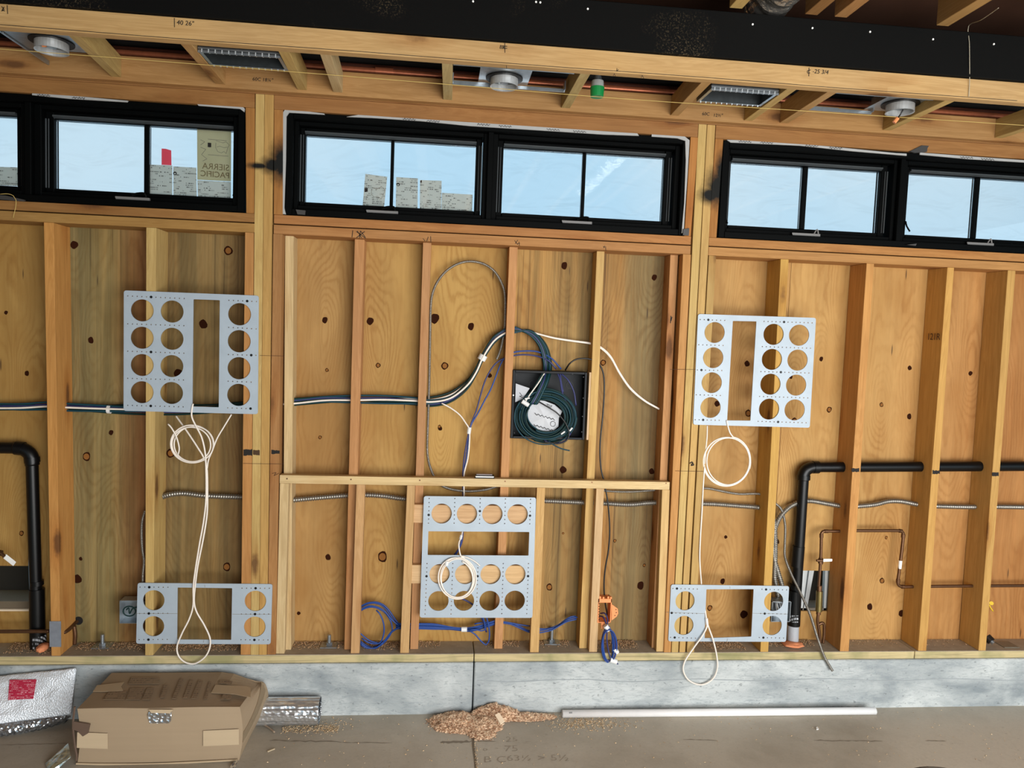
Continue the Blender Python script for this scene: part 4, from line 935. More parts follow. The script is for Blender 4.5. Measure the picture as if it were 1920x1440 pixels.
# ================================================================== FLEXIBLE CONDUIT
YF = .095
def conduit(label, path, r, pitch, group=None):
    o = flex('flexible_conduit', pix(path, YF), r, pitch, FLEXM); return tag(o, label, 'conduit', group)
conduit('fat ribbed grey conduit behind the hanging white cable in the left bay', [(298, 940, .135), (303, 932, .11), (320, 927), (345, 925), (380, 929), (420, 931), (462, 932)], .0128, .0105)
conduit('fat ribbed grey conduit crossing the middle bays below the ledge', [(545, 938), (600, 933), (652, 929), (688, 928), (720, 930), (760, 935), (850, 938), (950, 938), (1020, 939), (1090, 942), (1140, 944), (1180, 946), (1215, 943), (1250, 942)], .0126, .0105)
conduit('fat ribbed grey conduit running through the right studs behind the black pipe', [(1308, 944), (1340, 945), (1380, 948), (1418, 951), (1436, 956), (1450, 975), (1453, 1000), (1453.5, 1040), (1452, 1080), (1457, 1110), (1460, 1132)], .0126, .0105)
conduit('fat ribbed grey conduit rising from the metal box and bending right through the studs', [(1472, 1132), (1468, 1105), (1458, 1070), (1451, 1045), (1449, 1010), (1458, 978), (1470, 960), (1488, 946), (1515, 939), (1550, 944), (1585, 950), (1608, 949), (1640, 946), (1665, 940), (1690, 940), (1722, 946), (1758, 949), (1830, 950.5), (1868, 950), (1940, 951)], .0126, .0105)
conduit('thin ribbed conduit arching tall in the middle bay', [(931, 674), (937, 660), (942, 640), (946, 615), (947, 580), (946, 550), (939, 528), (926, 508), (907, 495), (883, 490), (860, 494), (838, 507), (821, 527), (811, 550), (807.5, 575), (806.5, 620), (805.5, 680), (804, 740), (802, 800), (801, 840), (803, 862), (808, 880), (816, 897), (828, 910), (850, 918), (880, 921), (910, 918), (935, 911), (965, 903)], .0066, .0058)
conduit('thin ribbed conduit above the fat one in the right bay', [(1308, 915), (1330, 916), (1355, 921), (1385, 926), (1428, 927), (1455, 945), (1466, 958), (1472, 985), (1471.5, 1020), (1472, 1045), (1483, 1075, .06), (1500, 1110, .03), (1518, 1150, -.006), (1534, 1200, -.015), (1546, 1232, -.02), (1561, 1258, -.03)], .0066, .0058)
conduit('short thin ribbed conduit under the right end of the ledge', [(1090, 912), (1133, 920), (1180, 922), (1228, 919)], .0055, .0052)
conduit('thin ribbed conduit hugging the left face of the second stud', [(272, 958, .07), (267, 975, .05), (265.5, 1000, .03), (267, 1030, .03), (270, 1052, .03), (268, 1075, .03), (267, 1100, .04), (262, 1128, .08)], .0066, .0058)

# ================================================================== CABLES
def bundle(name, label, paths, cat='cable', group=None):
    root = empty(name, (0, 0, 0)); tag(root, label, cat, group)
    for (pts, mat, r) in paths: tube('cable', pts, r, mat, root, 7, .012)
    return root
def offs(path, dx, dy, dY, sd, amp=.8):
    rnd = random.Random(sd); out = []
    for i, p in enumerate(path):
        w = 1.0 if len(p) < 4 else p[3]
        a = sd * 1.3 + i * .55
        out.append(PW(p[0] + dx * w + rnd.uniform(-amp, amp) * .5, p[1] + (dy * (.45 + .55 * math.cos(sd * 2.1 + i * .62))) * w + rnd.uniform(-amp, amp), (p[2] if len(p) > 2 and p[2] is not None else YF) + dY * w))
    return out
main = [(-80, 761), (-20, 762), (40, 763), (88, 762), (130, 764), (200, 767), (260, 768), (330, 768), (400, 766), (455, 760), (505, 756), (556, 753), (610, 749), (665, 749), (720, 750), (775, 752), (810, 753), (845, 745), (875, 722), (893, 695), (906, 667), (925, 638), (945, 624), (960, 619)]
tail = [(985, 620), (1003, 630), (1017, 648), (1024, 670), (1026, 690), (1022, 712, .06), (1010, 740, .045), (1000, 758, .04)]
P = []
mats = [CGREEN, CTEAL, CGREEN, CWHITE, CNAVY, CGREEN, CTEAL, CGREEN, CWHITE, CNAVY, CTEAL, CGREEN, CGREEN]
for i, m in enumerate(mats):
    a = (i - 6) / 6.0
    P.append((offs(main, 0, a * 9, .012 * math.cos(i * 2.1) + (-.012 if m is CWHITE else 0), i + 1) + (offs(tail, a * 7, 0, .01 * math.cos(i * 2.1), i + 40) if m is not CWHITE or i == 3 else []), m, .0044))
cb = bundle('cable_bundle', 'bundle of green, blue and white cables running into the open black box', P)
for (x, y, x2, y2, Yt) in ((202, 767, 208, 767.5, YF), (902, 675, 907, 666, YF)):
    bm = bmesh.new(); cyl(bm, PW(x, y, Yt), PW(x2, y2, Yt), .019, 14); from_bm('white_tape', bm, TAPEM, cb)
bundle('white_cable_pair', 'pair of white cables sagging across the bay right of the open black box', [(offs([(955, 617), (985, 619), (1010, 626), (1040, 634), (1075, 640), (1108, 645), (1127, 653), (1145, 670), (1162, 700), (1182, 728), (1208, 750), (1236, 766)], 0, dy, 0, 60 + k, .3), CWHITE, .0036) for k, dy in ((0, 1.6), (1, -1.8))])
bl = [(1043, 692, .085), (1028, 676, .085), (1008, 668), (985, 665), (962, 667), (945, 672)]
vb = bundle('blue_cable_pair', 'two dark blue cables taped to a white one, dropping down to the ledge', [
    (pix(bl + [(930, 681), (918, 697), (908, 718), (900, 745), (893, 770), (884, 792), (880, 806), (875, 830), (870, 860), (868, 890), (868, 930), (867, 970), (868, 1000), (865, 1020), (856, 1035), (845, 1050), (842, 1080)], YF - .0), CNAVY, .0036),
    (pix([(1052, 692, .085), (1034, 672, .085), (1010, 660), (985, 658), (962, 661), (947, 670), (938, 684), (930, 705), (920, 730), (908, 752), (896, 775), (885, 793), (881, 806), (878, 830), (874, 860), (869, 892), (869, 930), (869, 970), (867, 1000), (863, 1022), (852, 1045)], YF), CBLUE, .0036),
    (pix([(828, 756), (845, 765), (862, 778), (873, 793), (880, 806), (880, 830), (877, 860), (870, 890), (870, 930), (869, 970)], YF - .006), CWHITE, .0034),
    (pix([(858, 1120), (872, 1125), (888, 1135), (898, 1150), (906, 1165), (912, 1185)], YF - .04), CNAVY, .0042)])
bm = bmesh.new(); cyl(bm, PW(880.5, 801, YF - .002), PW(878.8, 813, YF - .002), .009, 12); from_bm('white_tape', bm, TAPEM, vb)
tag(tube('black_cable', pix([(1060, 694, .085), (1068, 682), (1080, 674), (1097, 672), (1114, 676), (1124, 684), (1131, 700), (1133, 730), (1130, 780), (1126, 820), (1125, 850), (1127, 880), (1133, 905), (1140, 945), (1143, 990), (1141, 1030), (1135, 1065), (1132.5, 1095), (1134, 1125), (1138, 1150), (1139, 1170)], .06), .0038, CBLACK, None, 7), 'single black cable hanging from the open black box to the orange box', 'cable')

def coil(cx, cy, rx, ry, turns, Y, sd, jit=.06, n=26, start=0.0):
    rnd = random.Random(sd); out = []; tot = int(n * turns)
    a1, a2, a3 = rnd.uniform(-1, 1), rnd.uniform(-1, 1), rnd.uniform(0, 6)
    for i in range(tot + 1):
        t = start + 2 * math.pi * i / n; k = 1 + jit * math.sin(t * .37 * (1 + .2 * a1) + a3) + jit * .5 * a2 * math.sin(1.9 * t)
        out.append(PW(cx + rx * k * math.cos(t) + 1.6 * math.sin(i * .11 + sd), cy + ry * k * math.sin(t) + 1.2 * math.cos(i * .13 + sd), Y - .004 * math.sin(i * .21 + sd)))
    return out
# left white coil with two leads and the long loop in front of the low plate
LC = empty('white_cable_coil', (0, 0, 0)); tag(LC, 'loose white cable coil under the large left plate, its leads falling to a long loop', 'cable')
for pts, r in ((coil(361, 833, 38, 34, 2.9, .0, 3, .08, start=1.0), .0031), (pix([(362, 757, -.008), (359.5, 770, -.008), (360, 783, -.006), (368, 800, -.006), (378, 820, -.006), (384, 845, -.006), (386, 870, -.006), (386.5, 930, -.006), (382, 975, -.006), (374, 1020, -.008), (366, 1070, -.01), (362.5, 1100, -.012), (362, 1135, -.012), (355, 1160, -.014), (341, 1188, -.018), (332, 1212, -.02), (335, 1230, -.022), (348, 1242, -.024), (366, 1244, -.024), (384, 1232, -.022), (393, 1215, -.02), (393.5, 1196, -.018), (383, 1172, -.016), (369, 1148, -.014), (364, 1128, -.012), (366, 1098, -.012), (371, 1060, -.01), (381, 1010, -.006), (388, 965, -.004), (389, 925, -.002), (388, 880, -.002), (383, 860, -.002), (368, 835, .0), (350, 808, .01), (330, 780, .05)]), .0036),
        (pix([(434, 777, .02), (420, 800, .01), (407, 822, .0), (398, 845, -.003), (391, 862, -.003), (388, 880, -.004)]), .0031), (pix([(315, 795), (322, 803), (331, 820), (336, 840), (334, 852)], -.006), .0031)):
    tube('cable', pts, r, CWHITE, LC, 7, .006)
RC = empty('white_cable_coil', (0, 0, 0)); tag(RC, 'neat round white cable coil under the large right plate', 'cable')
for pts, r in ((coil(1364, 865, 42, 45, 3.3, .004, 9, .045, start=-1.4), .0031), (pix([(1362.5, 788, -.008), (1365, 800, -.008), (1369, 812, -.004), (1375, 820, 0)]), .0034), (pix([(1326, 798, .01), (1325.5, 820, .01), (1323, 845, .005), (1321, 870, .0)]), .0031),
               (pix([(1321, 875, .0), (1318.5, 910, .0), (1316, 960, -.004), (1313, 1010, -.004), (1312, 1050, -.004), (1315, 1095, .004)]), .0034)):
    tube('cable', pts, r, CWHITE, RC, 7, .006)
RL = empty('white_cable_loop', (0, 0, 0)); tag(RL, 'white cable loop hanging over the curb from the low right plate', 'cable')
tube('cable', pix([(1322, 1143, .0), (1324, 1158, -.01), (1326, 1172, -.012), (1318, 1190, -.016), (1301, 1214, -.02), (1285, 1238, -.024), (1281, 1256, -.026), (1289, 1273, -.026), (1304, 1282, -.026), (1320, 1283, -.026), (1337, 1272, -.026), (1345, 1252, -.026), (1343.5, 1228, -.024), (1337, 1200, -.02), (1330, 1180, -.014), (1326.5, 1170, -.010)]), .0038, CWHITE, RL, 8, .006)
bm = bmesh.new(); cyl(bm, PW(1324.5, 1159, -.011), PW(1326, 1171, -.012), .0065, 10); from_bm('white_tape', bm, TAPEM, RL)
MC_ = empty('white_cable_coil', (0, 0, 0)); tag(MC_, 'tied white cable coil lying over the middle plate', 'cable')
tube('cable', coil(857, 1084, 33, 37, 3.6, -.004, 5, .075, start=-1.2), .0031, CWHITE, MC_, 7, .006)
tube('cable', pix([(867, 996, .05), (865, 1006, .03), (860.5, 1018, .01), (861, 1030, .0), (864, 1042, -.004), (871, 1047, -.004)]), .0034, CWHITE, MC_, 7, .006)
tube('cable', pix([(865, 1042), (880, 1047), (892, 1054), (900, 1061)], -.005), .0028, CWHITE, MC_, 7, .006)
bm = bmesh.new(); cyl(bm, PW(838, 1052, -.006), PW(837, 1060, -.006), .0085, 10); from_bm('white_tie', bm, TAPEM, MC_)
bm = bmesh.new(); cyl(bm, PW(865, 1004, .035), PW(863, 1011, .025), .0065, 10); from_bm('white_tape', bm, TAPEM, MC_)
# blue cables along the foot of the middle bay
Cb = crop(640, 1080, 6.857)
def cbp(l, Y=.07): return pix([Cb(x, y) for x, y in l], Y)
loopA = [(200, 420), (275, 375), (340, 345), (430, 335), (500, 350), (560, 385), (620, 450), (680, 540), (730, 605), (765, 635)]
loopA2 = [(200, 440), (275, 390), (350, 355), (430, 348), (490, 362), (550, 400), (600, 460), (650, 540), (700, 600), (760, 645)]
loopB = [(200, 470), (275, 415), (350, 385), (430, 390), (500, 415), (560, 455), (620, 530), (680, 590), (740, 635)]
loopB2 = [(200, 480), (275, 430), (360, 400), (440, 405), (520, 440), (580, 490), (625, 560), (650, 630), (652, 700), (620, 770), (570, 835), (500, 895), (420, 925), (330, 925), (260, 895)]
loopC = [(450, 440), (490, 480), (525, 550), (548, 640), (548, 720), (530, 800), (495, 860), (420, 870), (340, 850), (265, 800)]
loopD = [(200, 700), (265, 755), (330, 810), (400, 845), (470, 860), (520, 860), (565, 820), (600, 770), (650, 710), (700, 680), (765, 655)]
loopE = [(240, 830), (300, 880), (380, 915), (460, 900), (530, 850), (590, 790), (650, 720), (690, 690), (765, 665)]
run = [(700, 640), (765, 645), (880, 645), (1000, 645), (1200, 650), (1400, 670), (1540, 685), (1650, 688), (1780, 660), (1900, 620), (2000, 590)]
P = [(cbp(l, y), CBLUE, .0033) for l, y in ((loopA, .07), (loopA2, .08), (loopB, .06), (loopB2, .065), (loopC, .055), (loopD, .06), (loopE, .07), ([(240, 850), (300, 900), (380, 930), (460, 915), (540, 850)], .05), ([(240, 870), (300, 915), (380, 940), (450, 925), (520, 870)], .06))]
for k in range(6): P.append((cbp([(x, y + (k - 2.5) * (13 if x < 1400 else 6 if x < 1600 else 9)) for x, y in run], .065 + .004 * (k % 3)), CBLUE, .0033))
C5b = crop(900, 1060, 5.647)
for k, l in enumerate(([(-60, 620), (0, 610), (80, 600), (160, 600), (245, 598), (340, 612), (420, 628), (515, 640)], [(160, 590), (245, 610), (330, 625), (400, 655), (515, 705), (580, 715), (640, 712), (700, 700), (760, 685), (840, 640), (920, 595), (1020, 570)], [(245, 600), (340, 615), (430, 650), (515, 690), (640, 690), (740, 672), (820, 650), (880, 605), (940, 570), (1030, 548)], [(520, 640), (640, 672), (740, 665), (830, 630), (900, 580), (960, 545), (1015, 540)])):
    P.append((pix([C5b(x, y) for x, y in l], .07 + .006 * k), CBLUE, .0033))
P.append((cbp([(1640, 700), (1720, 750), (1790, 830), (1860, 885), (1890, 850), (1905, 760), (1895, 650), (1870, 540), (1850, 480)], .04), CBLUE, .0033)); P.append((cbp([(1640, 690), (1740, 690), (1800, 705), (1845, 690), (1840, 600), (1815, 520), (1800, 470)], .045), CBLUE, .0033))
bb = bundle('blue_cable_bundle', 'blue cable bundle coiled and taped along the foot of the middle bay', P)
bm = bmesh.new(); cyl(bm, PW(865, 1180, .065), PW(875.5, 1180, .065), .0115, 14); from_bm('white_tape', bm, TAPEM, bb)

# orange outlet box with blue coil hanging from it
Ys = .008
ob = empty('orange_outlet_box', (0, 0, 0)); tag(ob, 'open orange plastic outlet box on the ledge frame', 'box')
def wz(x, y, Y): p = PW(x, y, Y); return (p.x, p.z)
out = [(1122, 1123), (1147.5, 1123), (1148, 1170), (1122, 1168)]
bm = bmesh.new()
pa, pb, pc, pd = [wz(x, y, Ys) for x, y in out]
for (a, b) in ((pa, (pa[0] + .006, pd[1])), ((pb[0] - .005, pa[1]), (pb[0], pd[1]))): bxm(bm, a[0], b[0], Ys, Ys + .06, b[1], a[1], .001)
bxm(bm, pa[0], pb[0], Ys, Ys + .06, pa[1] - .018, pa[1], .001); bxm(bm, pd[0], pb[0], Ys, Ys + .06, pd[1], pd[1] + .004, .001)
from_bm('box_shell', bm, ORANGE, ob)
bm = bmesh.new(); prism(bm, [wz(x, y, .02) for x, y in ((1147, 1133), (1158, 1141), (1159, 1150), (1156, 1156), (1146.5, 1163))], .018, .024); from_bm('side_ear', bm, ORANGE, ob)
bm = bmesh.new(); prism(bm, [wz(x, y, .01) for x, y in ((1127, 1168), (1134, 1168), (1134, 1174), (1130, 1180), (1127, 1178))], .008, .016); from_bm('bottom_tab', bm, ORANGE, ob)
bm = bmesh.new()
for (x, y) in ((1126, 1120), (1132, 1121), (1141, 1120), (1146, 1121)): p = wz(x, y, Ys); bxm(bm, p[0] - .005, p[0] + .004, Ys + .002, Ys + .02, p[1] - .008, p[1] + .003, .001)
from_bm('clamp_teeth', bm, ORANGE, ob)
bm = bmesh.new()
for i in range(7): p = wz(1122.8, 1133 + i * 5, Ys - .001); bxm(bm, p[0] - .001, p[0] + .003, Ys - .0012, Ys + .002, p[1], p[1] + .005)
from_bm('scale_marks', bm, STAMP, ob)
for (x, y) in ((1155, 1143), (1155.5, 1148.5), (1153, 1154)): p = wz(x, y, .018); bm = bmesh.new(); cyl(bm, (p[0], .0172, p[1]), (p[0], .0182, p[1]), .0025, 8); from_bm('nail_hole', bm, INK, ob)
hb_ = empty('blue_cable_coil', (0, 0, 0)); tag(hb_, 'narrow blue cable coil tied with white tape, hanging from the orange box', 'cable')
for k in range(5):
    tube('cable', coil(1141 + (k - 2) * .7, 1208 + k * .6, 9.5 + k * .9, 33 - k * .7, 1.0, -.012 - .003 * k, 20 + k, .03, start=k * .4), .0031, CBLUE if k != 3 else CNAVY, hb_, 7, .006)
tube('cable', pix([(1126, 1150, .05), (1134, 1150, .02), (1139, 1160, .005), (1139, 1175, -.012), (1138, 1200, -.014), (1142, 1225, -.014), (1150, 1240, -.02), (1159, 1245, -.024)]), .0033, CNAVY, hb_, 7, .006)
tube('cable', pix([(1124, 1155, .05), (1131, 1157, .02), (1136, 1168, .0), (1137, 1178, -.012)]), .0033, CNAVY, hb_, 7, .006)
for (x, y, x2, y2) in ((1135, 1173, 1141, 1182), (1152, 1216, 1157, 1224), (1144, 1237, 1156, 1241)):
    bm = bmesh.new(); cyl(bm, PW(x, y, -.016), PW(x2, y2, -.016), .0115, 12); from_bm('white_tape', bm, TAPEM, hb_)

# ================================================================== OPEN BLACK MEDIA BOX
mb = empty('media_box', (0, 0, 0)); tag(mb, 'open square black steel wiring box between two studs in the middle bay', 'box')
YM = .042
q = [wz(x, y, YM) for x, y in ((961.5, 694), (1101, 698), (1096, 825), (957.5, 822))]
bx0, bx1, bz0, bz1 = (q[0][0] + q[3][0]) / 2, (q[1][0] + q[2][0]) / 2, (q[2][1] + q[3][1]) / 2, (q[0][1] + q[1][1]) / 2
bm = bmesh.new(); ring(bm, bx0, bx1, bz0, bz1, .011, YM, YM + .009); from_bm('front_lip', bm, BOXM, mb)
bm = bmesh.new()
bxm(bm, bx0, bx0 + .002, YM + .008, .138, bz0, bz1); bxm(bm, bx1 - .002, bx1, YM + .008, .138, bz0, bz1); bxm(bm, bx0, bx1, YM + .008, .138, bz0, bz0 + .002); bxm(bm, bx0, bx1, YM + .008, .138, bz1 - .002, bz1); bxm(bm, bx0, bx1, .136, .138, bz0, bz1)
from_bm('box_shell', bm, BOXM, mb)
for (x, y) in ((998, 720), (1068, 722)):
    p = PW(x, y, .135); plate2d('knockout', circ(p.x, p.z, .017, 24), [circ(p.x, p.z, .014, 24)], .1345, .002, BLK, mb)
for fx, fz in ((.05, .93), (.95, .93), (.04, .35), (.96, .12), (.05, .08), (.96, .62), (.96, .35), (.2, .03), (.8, .97)):
    p = (bx0 + (bx1 - bx0) * fx, bz0 + (bz1 - bz0) * fz); bm = bmesh.new(); cyl(bm, (p[0], YM - .0006, p[1]), (p[0], YM + .001, p[1]), .0028, 8); from_bm('screw_hole', bm, BLK, mb)
p = wz(961, 741, YM); bm = bmesh.new(); cyl(bm, (p[0] + .004, YM - .001, p[1]), (p[0] + .004, YM + .001, p[1]), .0035, 8); from_bm('white_rivet', bm, WHT, mb)
gc = empty('green_cable_coil', (0, 0, 0)); tag(gc, 'thick round coil of dark green cable inside the open black box', 'cable')
for k in range(22):
    m = (CGREEN, CTEAL, CGREEN, CGREEN, CTEAL)[k % 5]
    rx, ry = 57 - (k % 11) * 2.0, 49 - (k % 11) * 1.7
    tube('cable', coil(1023 + 2.5 * math.sin(k), 781 + (k % 4) * 1.1 - (k % 8) * .6, rx, ry, 1.0, .066 - .004 * (k % 6) - (.008 if k > 9 else 0), 70 + k, .035, start=k), .0031, m, gc, 7, .006)
for l, m in (([(1008, 752, .04), (1025, 762, .028), (1045, 775, .026), (1060, 793, .026), (1067, 812, .024), (1062, 826, .02), (1045, 832, .02), (1020, 828, .024)], CBLACK), ([(1028, 826, .03), (1038, 834, .02), (1052, 841, .02), (1068, 845, .02)], CTEAL), ([(1022, 698, .07), (1008, 720, .05), (992, 742, .04), (983, 757, .04)], CWHITE), ([(1018, 698, .07), (1004, 722, .05), (990, 744, .04)], CGREEN), ([(1020, 826, .03), (1040, 832, .022), (1060, 826, .024), (1070, 812, .03)], CNAVY)):
    tube('cable', pix(l), .0032, m, gc, 7, .006)
for l in ([(1044, 696, .08), (1050, 712, .07), (1054, 735, .06), (1062, 755, .05)], [(1050, 696, .08), (1052, 715, .07), (1056, 735, .06)], [(1052, 700, .08), (1066, 714, .07), (1076, 735, .07), (1080, 760, .07)]):
    tube('cable', pix(l), .0033, CNAVY, gc, 7, .008)
for (x, y, x2, y2, r) in ((979, 752, 991, 760, .010), (1052, 814, 1059, 809, .004), (1068, 808, 1073, 802, .004), (984, 748, 993, 746, .004)):
    bm = bmesh.new(); cyl(bm, PW(x, y, .026), PW(x2, y2, .026), r, 12); from_bm('white_tag', bm, TAPEM, gc)
lab = empty('paper_bag_label', (0, 0, 0)); tag(lab, 'crumpled light grey printed packet inside the green cable coil', 'packet')
pts = [(988, 768), (996, 756), (1006, 750), (1022, 752), (1040, 759), (1054, 771), (1048, 784), (1047, 800), (1037, 808), (1020, 812), (1005, 806), (994, 795), (987, 780)]
bm = bmesh.new(); cen = PW(1020, 782, .064)
c0 = bm.verts.new((cen.x, .058, cen.z)); rg = [bm.verts.new((wz(x, y, .066)[0], .066 + .004 * math.sin(i * 2.2), wz(x, y, .066)[1])) for i, (x, y) in enumerate(pts)]
rb = [bm.verts.new((v.co.x, v.co.y + .006, v.co.z)) for v in rg]; c1 = bm.verts.new((cen.x, .074, cen.z))
for i in range(len(rg)):
    j = (i + 1) % len(rg); bm.faces.new((c0, rg[i], rg[j])); bm.faces.new((rg[i], rb[i], rb[j], rg[j])); bm.faces.new((c1, rb[j], rb[i]))
from_bm('packet_sheet', bm, plain('light_grey_paper', (196, 198, 202), .6), lab)
for r0, y0 in ((0, 776), (1, 797)):
    pen([[(1003 + i * 3.4 - r0 * 2, y0 + i * 1.0 + (1.6 if i % 2 else -1.6)) for i in range(12)]], .0585, lab, .0022)
text('printed_word', 'TLF', .018, PW(1024, 762, .0588), (1, 0, -.28), (.2, 0, 1), INK, lab)
pen([[(1037 + 5 * math.cos(t), 795 + 5 * math.sin(t)) for t in (i * .7 for i in range(10))]], .059, lab, .0016)
fc = empty('folded_card', (0, 0, 0)); tag(fc, 'light grey card tucked in the left side of the open black box', 'card')
bm = bmesh.new(); prism(bm, [wz(x, y, .06) for x, y in ((967, 719), (993, 728), (980, 748), (966, 754))], .058, .062); from_bm('card_sheet', bm, plain('card_grey', (186, 188, 194), .6), fc)
pen([[(974, 736), (979, 742), (974, 743), (981, 746)]], .0575, fc, .0022)

# steel junction boxes
def jbox(label, pts, Y, dep, swirl=None):
    root = empty('junction_box', (0, 0, 0)); tag(root, label, 'box')
    a, b = wz(*pts[0], Y), wz(*pts[1], Y)
    bm = bmesh.new(); x0, x1, z1, z0 = a[0], b[0], a[1], b[1]; t = .0018
    bxm(bm, x0, x0 + t, Y, Y + dep, z0, z1); bxm(bm, x1 - t, x1, Y, Y + dep, z0, z1); bxm(bm, x0, x1, Y, Y + dep, z0, z0 + t); bxm(bm, x0, x1, Y, Y + dep, z1 - t, z1); bxm(bm, x0, x1, Y + dep - t, Y + dep, z0, z1)
    from_bm('box_shell', bm, GALV, root)
    return root, (x0 + x1) / 2, (z0 + z1) / 2
jb, jx, jz = jbox('square steel junction box half behind the low left plate, dark cable curled inside', [(224, 1126), (270, 1169)], .02, .055)
tube('cable', [(jx - .014 + .026 * math.cos(t), .03, jz + .022 * math.sin(t)) for t in (i * .4 for i in range(18))], .003, CGREEN, jb, 7, .006)
tube('cable', [(jx - .025, .028, jz + .006), (jx - .016, .028, jz + .016), (jx - .012, .028, jz - .01), (jx + .0, .028, jz + .012), (jx + .02, .03, jz + .02)], .003, CGREEN, jb, 7, .006)
jb2, jx, jz = jbox('steel junction box behind the right end of the low right plate, under two conduits', [(1448, 1128), (1481, 1166)], .01, .06)
for k in range(4): tube('cable', [(jx - .02 + k * .01, .04, jz + .03), (jx - .025 + k * .012, .02, jz + .005), (jx - .012 + k * .012, .02, jz - .015), (jx + .01, .03, jz - .02)], .0028, (CBLACK, CWHITE)[k % 2], jb2, 7, .006)

# small flat gadget on the ledge
gd = empty('ledge_gadget', (0, 0, 0)); tag(gd, 'small flat white and black gadget lying on the ledge', 'gadget')
p, q = PW(890.5, 893, .012), PW(927.5, 893, .012)
bm = bmesh.new(); bxm(bm, p.x, q.x, .012, .044, FZ2 + .0005, FZ2 + .0045, .001); bxm(bm, p.x + .002, q.x - .002, .014, .044, FZ2 + .0105, FZ2 + .0135, .001); from_bm('black_shell', bm, BLK, gd)
bm = bmesh.new(); bxm(bm, p.x + .002, q.x - .003, .011, .043, FZ2 + .0045, FZ2 + .0105, .002); from_bm('white_body', bm, WHT, gd)
bm = bmesh.new(); bxm(bm, p.x + .006, q.x - .010, .018, .042, FZ2 + .0135, FZ2 + .0185, .002); from_bm('top_cap', bm, plain('grey_cap', (150, 140, 140), .4), gd)

# ================================================================== SOFFIT FITTINGS
def at_z(px, py, z): return PZ(px, py, z)
def can_light(label, C, rad, bars, plate, tilt=None, extra=None):
    root = empty('recessed_light', (0, 0, 0)); tag(root, label, 'light fixture', 'recessed light housings in the soffit')
    cx, cy = C; zb = 2.705
    bm = bmesh.new(); n = 32
    def rg(r, z): return [bm.verts.new((cx + r * math.cos(2 * math.pi * i / n), cy + r * math.sin(2 * math.pi * i / n), z)) for i in range(n)]
    rs = [rg(rad, zb), rg(rad, zb + .03), rg(rad - .004, zb + .03), rg(rad - .004, zb + .001), rg(rad + .001, zb - .001)]
    for a, b in ((0, 1), (3, 2), (3, 4), (4, 0)):
        for i in range(n): bm.faces.new((rs[a][i], rs[a][(i + 1) % n], rs[b][(i + 1) % n], rs[b][i]))
    from_bm('trim_collar', bm, galv('collar_aluminium', (206, 208, 208), .4, .5) if 'collar_aluminium' not in bpy.data.materials else bpy.data.materials['collar_aluminium'], root)
    bm = bmesh.new(); cyl(bm, (cx, cy, zb + .03), (cx, cy, zb + .034), rad * 1.34, 32); from_bm('dark_gasket', bm, BLK, root)
    bm = bmesh.new(); cyl(bm, (cx, cy, zb + .024), (cx, cy, zb + .0299), rad * .93, 32); from_bm('housing_cap', bm, DARKGALV, root)
    bm = bmesh.new(); cyl(bm, (cx, cy, zb + .012), (cx, cy, zb + .024), .016, 14); from_bm('lamp_connector', bm, GALV, root)
    x0, x1, y0, y1 = plate
    bm = bmesh.new(); bxm(bm, x0, x1, y0, y1, zb + .035, zb + .037); bxm(bm, x0 + .02, x1 - .02, y0 + .04, y1 - .02, zb + .037, zb + .08, .003); from_bm('mounting_frame', bm, GALV, root)
    for (bx0_, bx1_, by) in bars:
        bm = bmesh.new(); bxm(bm, bx0_, bx1_, by - .003, by + .003, zb + .014, zb + .028, .001); bxm(bm, bx0_, (bx0_ + bx1_) / 2, by - .006, by - .003, zb + .012, zb + .030, .001)
        bxm(bm, bx0_, bx0_ + .004, by - .02, by + .02, zb + .02, zb + .055); bxm(bm, bx1_ - .004, bx1_, by - .02, by + .02, zb + .02, zb + .055); from_bm('hanger_bar', bm, GALV, root)
    return root
c = PZ(945, 163, 2.705)
can_light('recessed light housing in the middle of the soffit, left of the green cap', (c.x, c.y), .055, [(.022, .48, -.42), (.022, .48, -.20)], (c.x - .10, c.x + .10, -.42, -.19))
c = PZ(97, 96, 2.705)
cl = can_light('recessed light housing at the left end of the soffit', (c.x, c.y), .056, [], (c.x - .13, c.x + .10, -.42, -.20))
for xx in (c.x + .115, c.x - .05 - .09):
    bm = bmesh.new(); bxm(bm, xx - .003, xx + .003, -.485, -.042, 2.735, 2.749, .001); bxm(bm, xx + .003, xx + .006, -.36, -.042, 2.733, 2.751, .001); from_bm('hanger_bar', bm, GALV, cl)
bm = bmesh.new(); cyl(bm, (c.x - .035, c.y + .0, 2.728), (c.x - .01, c.y + .006, 2.733), .011, 8); from_bm('orange_connector', bm, ORANGE, cl)
c = PZ(1687, 211, 2.705)
c3 = can_light('recessed light housing at the right end of the soffit, orange connector hanging from it', (c.x, c.y), .055, [(1.505, 1.93, -.42), (1.505, c.x - .07, -.20)], (c.x - .10, c.x + .085, -.42, -.19))
tube('lead_wire', [(c.x, c.y, 2.745), (c.x + .012, c.y - .005, 2.725), (c.x + .005, c.y + .0, 2.700), (c.x + .000, c.y + .01, 2.686)], .003, CBLACK, c3, 6)
bm = bmesh.new(); a = Vector((c.x - .000, c.y + .012, 2.686)); cyl(bm, a, a + Vector((-.012, .004, -.018)), .0085, 8); from_bm('orange_connector', bm, ORANGE, c3)
